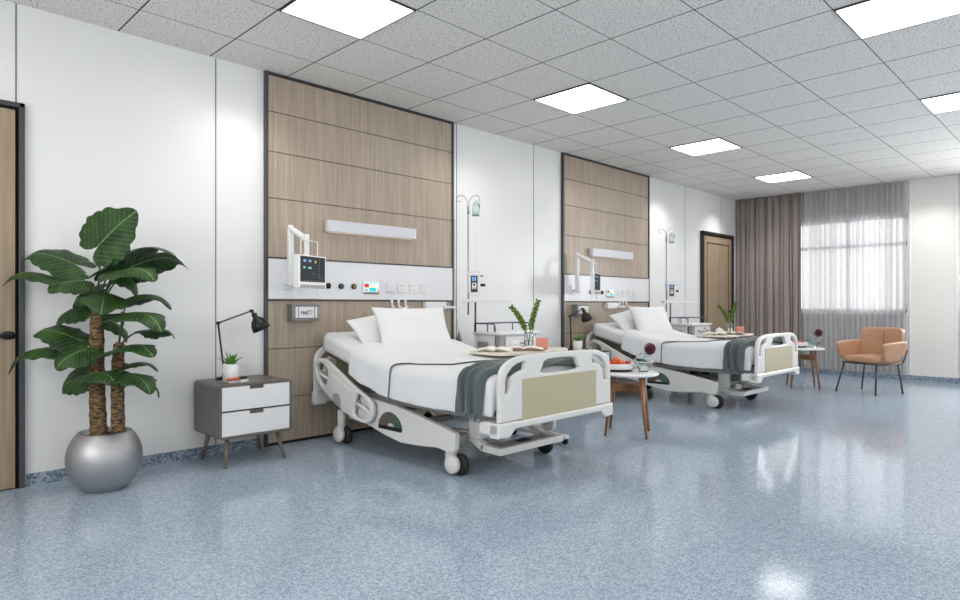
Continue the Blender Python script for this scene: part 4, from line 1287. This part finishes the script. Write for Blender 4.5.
# ------------------------------------------------------------------ patient monitors (posed differently)
def monitor(dx, yaw, cxm, cym, label, arm_mid):
    bx = 1.178 + dx
    t = thing('patient_monitor', (bx, -.036, 1.27), label, 'patient monitor', 'arm-mounted patient monitors')
    MB().box((bx - .028, -.052, 1.215), (bx + .042, -.036, 1.335), bevel=.004).build('wall_bracket', 'console_white', t)
    q = MB(); q.tube([(bx, -.05, 1.26), (bx + .005, -.10, 1.26)], .018, 12); q.box((bx - .018, -.14, 1.235), (bx + .03, -.10, 1.28), bevel=.005); q.build('bracket_joint', 'console_white', t)
    q = MB(); q.box((bx - .022, -.135, 1.24), (bx + .022, -.095, 1.69), bevel=.008); q.tube([(bx, -.115, 1.685), (bx, -.115, 1.715)], .020, 14); q.build('upright_arm', 'plastic_white', t)
    a = Vector((bx, -.118, 1.69)); b = Vector(arm_mid)
    d = b - a
    q = MB(); q.tube([a, a + d * .25, a + d * .75, b], [.018, .024, .022, .016], 12); q.ball(a, .024, 2); q.ball(b, .022, 2); q.build('swing_arm', 'plastic_white', t)
    ce = Vector((cxm, cym, 1.343))
    back = Vector((math.sin(yaw), math.cos(yaw), 0))     # points behind the screen
    rt = Vector((back.y, -back.x, 0))
    top = Vector((b.x, b.y, b.z + .035))
    q = MB(); q.box((b.x - .016, b.y - .016, 1.36), (b.x + .016, b.y + .016, b.z + .04), bevel=.005); q.build('drop_post', 'plastic_white', t)
    Rm = Matrix((rt, back, Vector((0, 0, 1)))).transposed()
    W_, Hh = .335, .245
    h_ = MB().rbox(ce, (W_, .045, Hh), Rm, bevel=.006).build('screen_housing', 'plastic_white', t)
    MB().rbox(ce - back * .0235 + Vector((0, 0, .018)), (W_ - .040, .002, Hh - .055), Rm).build('display', 'screen_dark', h_)
    MB().rbox(ce - back * .0235 + Vector((0, 0, -.109)), (W_ - .040, .003, .022), Rm, bevel=.001).build('key_bar', 'bed_grey', h_)
    q = MB()
    def g(u, v, w_, hh, mi):
        q.mi = mi; q.rbox(ce - back * .0252 + rt * u + Vector((0, 0, v + .018)), (w_, .001, hh), Rm)
    for (u, v) in ((-.108, .062), (-.090, .062), (-.050, .062), (-.030, .062)): g(u, v, .010, .018, 0)
    for (u, v) in ((-.110, .012), (-.098, .012), (-.052, .010), (-.040, .010), (-.026, .010)): g(u, v, .009, .014, 1)
    g(.028, .056, .018, .014, 2); g(.028, .070, .018, .003, 2)
    random.seed(2)
    for k in range(7): g(.075 + random.uniform(-.004, .004), .075 - k * .022, .010, .003, 3)
    for k in range(6): g(-.10 + k * .040, -.085, .008, .004, 3)
    for k in range(5): g(.0 + k * .028, -.030 - k * .008, .005, .004, 3)
    q.build('readout', ['glyph_blue', 'glyph_teal', 'glyph_amber', 'glyph_grey'], h_)
    q = MB()
    c1 = ce + back * .01
    q.tube(smooth_path([c1 + rt * -.10 + Vector((0, 0, .12)), c1 + rt * -.10 + Vector((0, 0, .225)), c1 + rt * -.09 + Vector((0, 0, .235)), c1 + rt * .09 + Vector((0, 0, .235)), c1 + rt * .10 + Vector((0, 0, .225)), c1 + rt * .10 + Vector((0, 0, .12))], 4), .0045, 6)
    q.build('wire_guard', 'plastic_white', h_)
    q = MB()
    q.tube(smooth_path([c1 + rt * -.15 + Vector((0, 0, -.12)), c1 + rt * -.15 + Vector((0, 0, -.185)), c1 + rt * -.14 + Vector((0, 0, -.195)), c1 + rt * .09 + Vector((0, 0, -.195)), c1 + rt * .10 + Vector((0, 0, -.185)), c1 + rt * .10 + Vector((0, 0, -.12))], 4), .0045, 6)
    q.build('wire_guard', 'plastic_white', h_)
MON_YAW = math.radians(-22.5)
monitor(0, MON_YAW, 1.213, -.352, 'white wall-arm patient monitor with dark lit screen facing the room, nearer bed', (1.200, -.318, 1.590))
monitor(3.72, MON_YAW, 4.933, -.352, 'white wall-arm patient monitor seen almost edge-on, beside the farther bed', (4.920, -.318, 1.590))

# call cord with pull handle on the wall between panel and cart
cc = thing('pull_cord', (3.02, -.02, 1.9), 'thin white call cord with grey pull bell hanging right of the nearer oak panel', 'call cord')
MB().tube(smooth_path([(3.005, -.012, 1.95), (3.007, -.014, 1.5), (3.012, -.02, 1.1), (3.045, -.03, .82)]), .0022, 6).build('cord', 'bed_grey', cc)
MB().lathe([(0, .09), (.008, .088), (.012, .06), (.022, .03), (.034, .0), (0, 0)], (3.047, -.036, .735), 20).build('pull_bell', 'aluminium', cc)
MB().box((2.992, -.012, 1.93), (3.018, -.0005, 1.97), bevel=.003).build('cord_mount', 'plastic_white', cc)

# ------------------------------------------------------------------ side tables
tb = thing('side_table', (3.43, -1.74, 0), 'round marble-topped side table with walnut legs beside the nearer bed footboard', 'side table', 'marble side tables')
tcx, tcy = 3.42, -1.73; TZ = .525
MB().lathe([(0, -.022), (.242, -.022), (.252, -.016), (.256, -.008), (.252, .0), (.244, .004), (0, .004)], (tcx, tcy, TZ), 56).build('marble_top', 'marble', tb)
feet = [(3.215, -1.64), (3.335, -1.955), (3.655, -1.79), (3.535, -1.475)]
tops = []
for (x, y) in feet:
    v = Vector((tcx - x, tcy - y)); tops.append((x + v.x * .30, y + v.y * .30))
for (f_, t_) in zip(feet, tops):
    MB().tube([(f_[0], f_[1], 0), (t_[0], t_[1], TZ - .024)], [.011, .020], 14).build('leg', 'walnut_wood', tb)
q = MB()
def mid_pt(i, z): 
    k = z / (TZ - .024); return Vector((feet[i][0] + (tops[i][0] - feet[i][0]) * k, feet[i][1] + (tops[i][1] - feet[i][1]) * k, z))
for a, b in ((0, 2), (1, 3)):
    p, r_ = mid_pt(a, .40), mid_pt(b, .40); d = r_ - p
    q.rbox((p + r_) / 2 + Vector((0, 0, 0 if a == 0 else .0005)), (d.length - .01, .022, .065), (0, 0, math.atan2(d.y, d.x)), bevel=.003)
q.build('cross_rail', 'walnut_wood', tb)
# fruit bowl
TT = TZ + .0045
fb = thing('fruit_bowl', (3.44, -1.62, TT), 'white shallow fruit bowl with black foot on the nearer side table', 'bowl', 'white fruit bowls')
bc2 = Vector((3.415, -1.635, TT))
MB().lathe([(0, 0), (.115, 0), (.125, .008), (.122, .020), (0, .020)], bc2, 40).build('bowl_foot', 'lamp_black', fb)
MB().lathe([(0, .020), (.130, .020), (.142, .026), (.146, .040), (.148, .062), (.144, .068), (.138, .062), (.134, .036), (.120, .030), (0, .030)], bc2, 48).build('bowl_dish', 'ceramic_white', fb)
FR = []
random.seed(5)
def fruit(x, y, z, r, mt, label, k):
    q = MB()
    prof = [(0, -.82), (.30, -.93), (.62, -.76), (.90, -.35), (.99, .0), (.92, .42), (.66, .80), (.34, .94), (.12, .90), (0, .80)]
    q.lathe([(a * r, b * r) for a, b in prof], (x, y, z + r * .93), 20)
    o = q.build('orange' if mt == 'orange_fruit' else 'apple', mt, None, loc=(x, y, z))
    MB().tube([(x, y, z + r * 1.72), (x + .002, y, z + r * 2.05)], .0018, 5).build('stalk', 'leg_wood', o)
    tag(o, label, 'fruit', 'fruit in the bowls')
    FR.append((o, label))
bz = TT + .0305
fruit(3.375, -1.565, bz, .030, 'orange_fruit', 'orange at the wall side of the {} fruit bowl', 0)
fruit(3.435, -1.575, bz, .031, 'red_fruit', 'red apple at the back of the {} fruit bowl', 1)
fruit(3.490, -1.610, bz, .029, 'orange_fruit', 'orange at the right-hand side of the {} fruit bowl', 2)
fruit(3.365, -1.640, bz, .029, 'red_fruit', 'red apple at the left of the {} fruit bowl', 3)
fruit(3.425, -1.665, bz, .030, 'orange_fruit', 'orange at the front of the {} fruit bowl', 4)
fruit(3.490, -1.680, bz, .028, 'red_fruit', 'red apple at the front right of the {} fruit bowl', 5)
fruit(3.425, -1.615, bz + .036, .027, 'orange_fruit', 'orange on top of the others in the {} fruit bowl', 6)
# round vase with flower
rv = thing('round_flower_vase', (3.47, -1.85, TT), 'round clear glass vase with one dark purple flower on the nearer side table', 'vase', 'round flower vases')
rc_ = Vector((3.475, -1.845, TT)); R_ = .081
pr = [(0, 0), (.030, .001)]
for k in range(1, 15):
    a = -PI / 2 + .42 + (PI - .75) * k / 14
    pr.append((R_ * math.cos(a), R_ + R_ * math.sin(a) - .004))
pr += [(.028, .154), (.031, .160), (.028, .160), (.025, .153)]
for k in range(14, 0, -1):
    a = -PI / 2 + .42 + (PI - .75) * k / 14
    pr.append(((R_ - .003) * math.cos(a), R_ + (R_ - .003) * math.sin(a) - .004))
pr += [(0, .006)]
MB().lathe(pr, rc_, 40).build('vase_glass', 'glass', rv)
pw_ = [(0, .008)]
for k in range(0, 8):
    a = -PI / 2 + .35 + (PI * .5 - .35) * k / 7
    pw_.append(((R_ - .005) * math.cos(a), R_ + (R_ - .005) * math.sin(a) - .002))
pw_ += [(0, R_ - .002)]
MB().lathe(pw_, rc_, 32).build('water', 'water', rv)
fl = rc_ + Vector((.7071, -.7071, 0)) * .055 + Vector((0, 0, .195))
MB().tube(smooth_path([rc_ + Vector((-.02, .02, .02)), rc_ + Vector((.0, 0, .09)), rc_ + Vector((.012, -.012, .14)), fl]), .003, 8).build('flower_stem', 'stem_green', rv)
random.seed(9)
q = MB(); q.ball(fl, .036, 2)
for k in range(90):
    z = 1 - 2 * (k + .5) / 90; a = k * 2.39996; r = math.sqrt(1 - z * z)
    n_ = Vector((r * math.cos(a), r * math.sin(a), z * 1.08)); c = fl + n_ * (.036 + random.random() * .006)
    o1 = n_.orthogonal().normalized(); o1 = Matrix.Rotation(random.random() * 6.28, 3, n_) @ o1; o2 = n_.cross(o1).normalized()
    q.grid([[c - o1 * .008 - n_ * .004, c - o2 * .004 + n_ * .006 - o1 * .004, c + o1 * .0 + n_ * .0], [c - o1 * .004 + o2 * .008, c + n_ * .010, c + o1 * .007 - o2 * .006], [c + o2 * .009, c + o1 * .006 + o2 * .005 + n_ * .005, c + o1 * .010 - n_ * .004]])
q.build('bloom', 'flower_purple', rv)
TOFF = (4.31, 0.01, 0)
for o, lab in ((tb, 'round marble-topped side table with walnut legs in front of the grey sheer curtain'),
               (fb, 'white shallow fruit bowl with black foot on the farther side table'),
               (rv, 'round clear glass vase with one dark purple flower on the farther side table')):
    copy_tree(o, TOFF, None, lab)
for o, lab in FR:
    copy_tree(o, TOFF, None, lab.format('farther'))
    o['label'] = lab.format('nearer')

# ------------------------------------------------------------------ curtains
def pleated(name, y0, y1, z0, z1, x, amp, waves, mat, seed, th=None, res=14):
    random.seed(seed)
    n = int(waves * res); q = MB(); 
    ph = [random.uniform(-.5, .5) for _ in range(int(waves) + 3)]; am = [random.uniform(.55, 1.2) for _ in range(int(waves) + 3)]
    rows = []
    for kz in range(9):
        z = z0 + (z1 - z0) * kz / 8
        row = []
        for i in range(n + 1):
            t = i / n * waves; k = int(t); f = t - k
            A = am[k] * (1 - f) + am[k + 1] * f; P = ph[k] * (1 - f) + ph[k + 1] * f
            sag = 1 + .12 * math.sin(z * 2 + k)
            row.append(Vector((x + amp * A * sag * math.sin(2 * PI * t + P * 2 + .15 * math.sin(z * 1.5)), y0 + (y1 - y0) * i / n + .010 * math.sin(4 * PI * t + P), z)))
        rows.append(row)
    q.grid(rows)
    return q.build(name, mat, None, loc=(x, (y0 + y1) / 2, z0), mods=[('SOLIDIFY', dict(thickness=th, offset=0))] if th else [])
def folded_curtain(name, y0, y1, z0, z1, x, mat, seed, grooves):
    random.seed(seed)
    gy = sorted(y0 + (y1 - y0) * ((k + .5 + random.uniform(-.3, .3)) / grooves) for k in range(grooves))
    gd = [random.uniform(.035, .075) for _ in gy]; gw = [random.uniform(.007, .014) for _ in gy]
    rows = []; n = 260; q = MB()
    for kz in range(13):
        z = z0 + (z1 - z0) * kz / 12; row = []
        for i in range(n + 1):
            y = y0 + (y1 - y0) * i / n; dx = 0
            for k, g in enumerate(gy):
                c = g + .006 * math.sin(z * 2.2 + k * 1.7)
                dx += gd[k] * math.exp(-((y - c) / gw[k]) ** 2)
            row.append(Vector((x - .010 * math.sin((y - y0) * 46 + .4 * math.sin(z * 2)) + dx * (.85 + .15 * math.sin(z + 1)), y, z)))
        rows.append(row)
    q.grid(rows)
    return q.build(name, mat, None, loc=(x, (y0 + y1) / 2, z0), mods=[('SOLIDIFY', dict(thickness=.004, offset=0))])
c1_ = folded_curtain('blackout_curtain', -.035, -1.075, .085, H - .004, X1 - .09, 'taupe_curtain', 5, 13)
tag(c1_, 'heavy taupe pleated curtain hanging in the far left corner, beside the window', 'curtain')
s1 = pleated('sheer_curtain', -1.07, -2.495, .085, H - .004, X1 - .052, .020, 19, 'sheer', 6, None)
tag(s1, 'grey translucent sheer curtain covering the bright window behind the tan armchair', 'curtain', )
s2 = pleated('sheer_curtain', -3.13, -3.65, .085, H - .004, X1 - .052, .020, 8, 'sheer', 7, None)
tag(s2, 'grey sheer curtain just showing at the right picture edge, beyond the white wall strip', 'curtain')

# ------------------------------------------------------------------ armchair
ch = thing('armchair', (7.79, -2.46, 0), 'tan leather armchair on thin black metal legs in front of the window wall', 'armchair')
cc_ = Vector((7.805, -2.500, 0)); fw = Vector((-.934, .357, 0)).normalized(); rt = Vector((-fw.y, fw.x, 0)) * -1.0   # rt: sitter's side toward +x-y
def cp(u, v, z): return cc_ + rt * u + fw * v + Vector((0, 0, z))
Rc = Matrix((rt, fw, Vector((0, 0, 1)))).transposed()
if Rc.determinant() < 0:
    rt = -rt; Rc = Matrix((rt, fw, Vector((0, 0, 1)))).transposed()
def soft_box(mb, fnc, nu=10, nv=10, nw=4, p=3.5):
    """superellipsoid-like cushion: fnc maps unit cube [-1,1]^3 to the world"""
    res = bmesh.ops.create_cube(mb.bm, size=2.0)
    vs = res['verts']; es = list({e for v in vs for e in v.link_edges})
    r2 = bmesh.ops.subdivide_edges(mb.bm, edges=es, cuts=7, use_grid_fill=True)
    allv = {v for f in mb.bm.faces for v in f.verts if v.tag is False}
    for v in allv:
        c = v.co.copy(); L_ = (abs(c.x) ** p + abs(c.y) ** p + abs(c.z) ** p) ** (1 / p)
        m_ = max(abs(c.x), abs(c.y), abs(c.z)); c = c * (m_ / L_)
        v.co = fnc(c); v.tag = True
    for f in mb.bm.faces: f.smooth = True; f.material_index = mb.mi
    return mb
def cushion(name, mt, fnc, p=5):
    q = MB(); soft_box(q, fnc, p=p)
    return q.build(name, mt, ch, mods=[('SUBSURF', dict(levels=1, render_levels=1))])
cushion('seat', 'leather', lambda c: cp(c.x * .255, .02 + c.y * .250, .422 + c.z * .042 + (.012 * (1 - c.x ** 2) if c.z > 0 else 0)))
def backf(c):
    u = c.x * (.262 + .012 * c.z)
    z = .615 + c.z * .195
    lean = -.225 - (z - .43) * .14
    curve = .085 * (abs(u) / .27) ** 2
    dent = -.010 * math.exp(-(u / .015) ** 2) if c.y > 0 else 0
    return cp(u, lean + curve + c.y * .042 + dent, z)
cushion('backrest', 'leather', backf, p=7)
q = MB(); q.tube([cp(.0 + .004 * math.sin(k), -.225 - (.44 + .035 * k - .43) * .14 + .036, .46 + .0345 * k) for k in range(10)], .0035, 6); q.build('backrest_seam', 'leather_seam', ch)
def armf(c, sx):
    t = (c.y + 1) / 2
    v = -.20 + t * .43
    u = sx * (.262 + .030 * (c.z * .5 + .5) + .012 * t + c.x * .034)
    ztp = .655 - .025 * t; zb = .40 + .09 * (1 - t) ** 1.5
    z = zb + (ztp - zb) * (c.z + 1) / 2
    return cp(u, v + .03 * c.z * t, z)
for sx in (-1, 1):
    cushion('armrest', 'leather', lambda c, sx=sx: armf(c, sx), p=6)
q = MB()
ring_ = [cp(a, b, .372) for a, b in [( -.23, .24), (.23, .24), (.25, .22), (.25, -.20), (.23, -.22), (-.23, -.22), (-.25, -.20), (-.25, .22)]]
q.tube(ring_, .009, 8, closed=True)
q.build('seat_frame', 'chair_metal', ch)
MB().plate([(-.235, -.21), (.235, -.21), (.235, .23), (-.235, .23)], [], .014, lambda p: cp(p.x, p.y, .381 + p.z)).build('seat_base', 'leather', ch)
legs = [((7.635, -2.137), None), ((7.49, -2.61), None), ((8.14, -2.30), None), ((7.92, -2.80), None)]
for (fx, fy), _ in legs:
    v = Vector((fx, fy, 0)) - Vector((7.797, -2.463, 0))
    top_ = Vector((7.800, -2.482, 0)) + v * .80 + Vector((0, 0, .372))
    l_ = MB().tube([(fx, fy, 0.006), top_], .0105, 10).build('leg', 'chair_metal', ch)
    MB().tube([(fx, fy, 0), (fx, fy, .012)], .012, 10).build('foot_cap', 'rubber', l_)
for sx in (-1, 1):
    q = MB()
    q.tube(smooth_path([cp(sx * .248, -.19, .372), cp(sx * .256, -.225, .43), cp(sx * .262, -.262, .54)]), .009, 8)
    q.build('back_strut', 'chair_metal', ch)

# ------------------------------------------------------------------ big potted plant
pl = thing('potted_elephant_ear', (-.187, -.38, 0), 'tall broad-leaved plant with two brown trunks in a round silver pot by the left door', 'potted plant')
pc3 = Vector((-.178, -.385, 0))
prof = [(0, 0), (.105, 0), (.118, .006)]
for k in range(1, 16):
    a = -1.02 + 1.78 * k / 15 
    prof.append((.202 * math.cos(a), .183 + .202 * math.sin(a) * 1.08 + .004))
top_r = prof[-1][0]; top_z = prof[-1][1]
prof += [(top_r - .006, top_z + .006), (top_r - .014, top_z), (top_r - .010, top_z - .05), (0, top_z - .05)]
MB().lathe(prof, pc3, 64).build('pot', 'pot_silver', pl)
MB().lathe([(0, top_z - .018), (top_r * .6, top_z - .020), (top_r - .012, top_z - .026)], pc3, 32).build('soil', 'soil', pl)
TR = [([(-.207, -.375, .30), (-.214, -.372, .55), (-.216, -.368, .80), (-.212, -.365, 1.06)], .047, .036),
      ([(-.117, -.43, .30), (-.122, -.434, .50), (-.123, -.436, .70), (-.114, -.44, .87)], .039, .031)]
for path, ra, rb in TR:
    pts = smooth_path(path, 16); n = len(pts); rs = []
    for i in range(n):
        t = i / (n - 1); r = ra + (rb - ra) * t
        f = (t * 9) % 1.0
        rs.append(r * (1 + .10 * (f ** 3) - .04 * (1 - f)) * (1 if i < n - 2 else .7))
    MB().tube(pts, rs, 20).build('trunk', 'trunk_bark', pl)

def polar_r(th):
    tab = [(0, 1.0), (5, .93), (12, .83), (20, .755), (32, .675), (50, .59), (70, .53), (90, .50), (110, .475), (130, .47), (150, .46), (162, .40), (172, .22), (180, .05)]
    return interp(tab, abs(math.degrees(th)))
def leaf(A, T, up, droop, widthf, fold, seed, trunk_pt):
    random.seed(seed)
    A = Vector(A); T = Vector(T); d = T - A; L_ = d.length; d.normalize()
    up = Vector(up).normalized(); nrm = (up - d * up.dot(d)).normalized(); sd = d.cross(nrm)
    rows = []; uvs = []
    nr = 9; na = 72
    p1 = random.random() * 6
    for i in range(nr + 1):
        rr = i / nr; row = []; uvr = []
        for j in range(na + 1):
            th = -PI + 2 * PI * j / na
            r = polar_r(th)
            r *= 1 + .075 * (abs(math.sin(th * 8)) - .5) * (rr ** 3)
            a = r * math.cos(th) * rr; b = r * math.sin(th) * rr * widthf
            # curvature: arch along the midrib keeping base and tip, sag towards the sides
            hz = droop * 4 * max(a, -.3) * (1 - a) * L_ * .5 if a > 0 else droop * a * L_ * 1.2
            sag = -(abs(b) ** 1.6) * .9 * droop * L_ * 1.6 + fold * abs(b) * L_
            hz -= 1.1 * max(a - .62, 0) ** 2 * L_ * (0 if droop < .12 else 1)
            rip = .018 * L_ * rr ** 2 * math.sin(9 * th + p1)
            p = A + d * a * L_ + sd * b * L_ + nrm * (hz + sag + rip)
            row.append(p); uvr.append((a, b))
        rows.append(row); uvs.append(uvr)
    q = MB(); q.grid(rows, uvs=uvs)
    o = q.build('leaf', 'leaf_green', pl, mods=[('SOLIDIFY', dict(thickness=0.0015, offset=0))])
    B0 = Vector(trunk_pt)
    c_ = (B0 + A) / 2 + Vector((0, 0, .05)) + (Vector((B0.x, B0.y, A.z)) - A) * .15
    pts = [B0 * (1 - t) ** 2 + c_ * 2 * t * (1 - t) + A * t * t for t in [k / 10 for k in range(11)]]
    MB().tube(pts, [.0065 - .003 * k / 10 for k in range(11)], 8).build('petiole', 'petiole', o)
TA = lambda z: (-.213, -.367, z); TB = lambda z: (-.117, -.438, z)
LEAVES = [
 ((-.205, -.433, 1.465), (-.041, -.554, 1.658), (-.75, -.65, .25), .10, 1.05, .10, TA(1.05)),
 ((-.325, -.260, 1.344), (-.540, -.105, 1.391), (-.2, -.5, 1), .22, 1.0, .05, TA(1.04)),
 ((-.437, -.299, 1.261), (-.663, -.215, 1.212), (-.1, -.15, 1), .35, .85, .0, TA(1.03)),
 ((-.318, -.391, 1.233), (-.472, -.378, 1.173), (-.5, -.8, .9), .22, 1.1, .05, TA(1.02)),
 ((-.129, -.367, 1.342), (.163, -.589, 1.431), (.1, -.1, 1), .30, .72, .0, TA(1.04)),
 ((-.040, -.385, 1.320), (.236, -.633, 1.352), (.3, .3, 1), .30, .7, .0, TA(1.03)),
 ((-.143, -.594, 1.296), (-.023, -.800, 1.246), (.0, -.6, 1), .25, 1.05, .0, TA(1.05)),
 ((-.084, -.342, 1.296), (.019, -.374, 1.144), (.6, -.5, .5), .20, 1.2, .0, TA(1.02)),
 ((-.211, -.497, 1.145), (-.262, -.639, 1.048), (-.1, -.8, .7), .20, 1.35, .0, TA(1.04)),
 ((-.055, -.398, 1.134), (.157, -.555, 1.088), (.2, -.1, 1), .35, .9, .0, TB(.86)),
 ((-.106, -.574, 1.047), (.004, -.830, .964), (.1, -.55, 1), .25, .95, .0, TB(.85)),
 ((-.257, -.209, 1.071), (-.374, -.084, .975), (-.3, -.4, 1), .30, 1.1, .0, TA(.95)),
 ((-.321, -.316, .899), (-.507, -.202, .937), (-.3, -.5, 1), .25, 1.0, .0, TA(.80)),
 ((-.387, -.293, .837), (-.629, -.137, .712), (-.2, -.1, 1), .35, .7, .0, TA(.72)),
 ((-.301, -.407, .831), (-.440, -.410, .732), (-.4, -.8, 1), .22, 1.2, .0, TA(.66)),
 ((-.147, -.533, .837), (-.029, -.792, .821), (.1, -.5, 1), .25, .95, .0, TB(.82)),
 ((-.065, -.431, .735), (.089, -.515, .702), (.3, -.1, 1), .30, 1.0, .0, TB(.68)),
 ((-.262, -.255, .665), (-.364, -.152, .576), (-.6, -.6, .8), .20, 1.2, .0, TA(.52)),
 ((-.004, -.450, .637), (.098, -.524, .534), (.3, .1, 1), .30, 1.0, .0, TB(.55)),
 ((.046, -.472, .941), (.170, -.568, .903), (.5, -.1, 1), .30, 1.3, .0, TB(.84)),
 ((-.266, -.471, .695), (-.191, -.699, .653), (-.1, -.5, 1), .25, .9, .0, TA(.58)),
 ((-.121, -.588, .693), (-.040, -.790, .606), (.2, -.6, 1), .22, 1.05, .0, TB(.62)),
 ((-.142, -.312, 1.002), (-.034, -.363, .868), (.5, -.4, .8), .25, 1.2, .0, TA(.92)),
 ((-.188, -.238, 1.186), (-.288, -.097, 1.094), (-.3, -.5, .9), .25, 1.2, .0, TA(1.0)),
]
for k, (A, T, up, dr, wf, fo, tp) in enumerate(LEAVES):
    leaf(A, T, up, dr, wf * (1.22 if k == 0 else 1.10), fo, k + 1, tp)
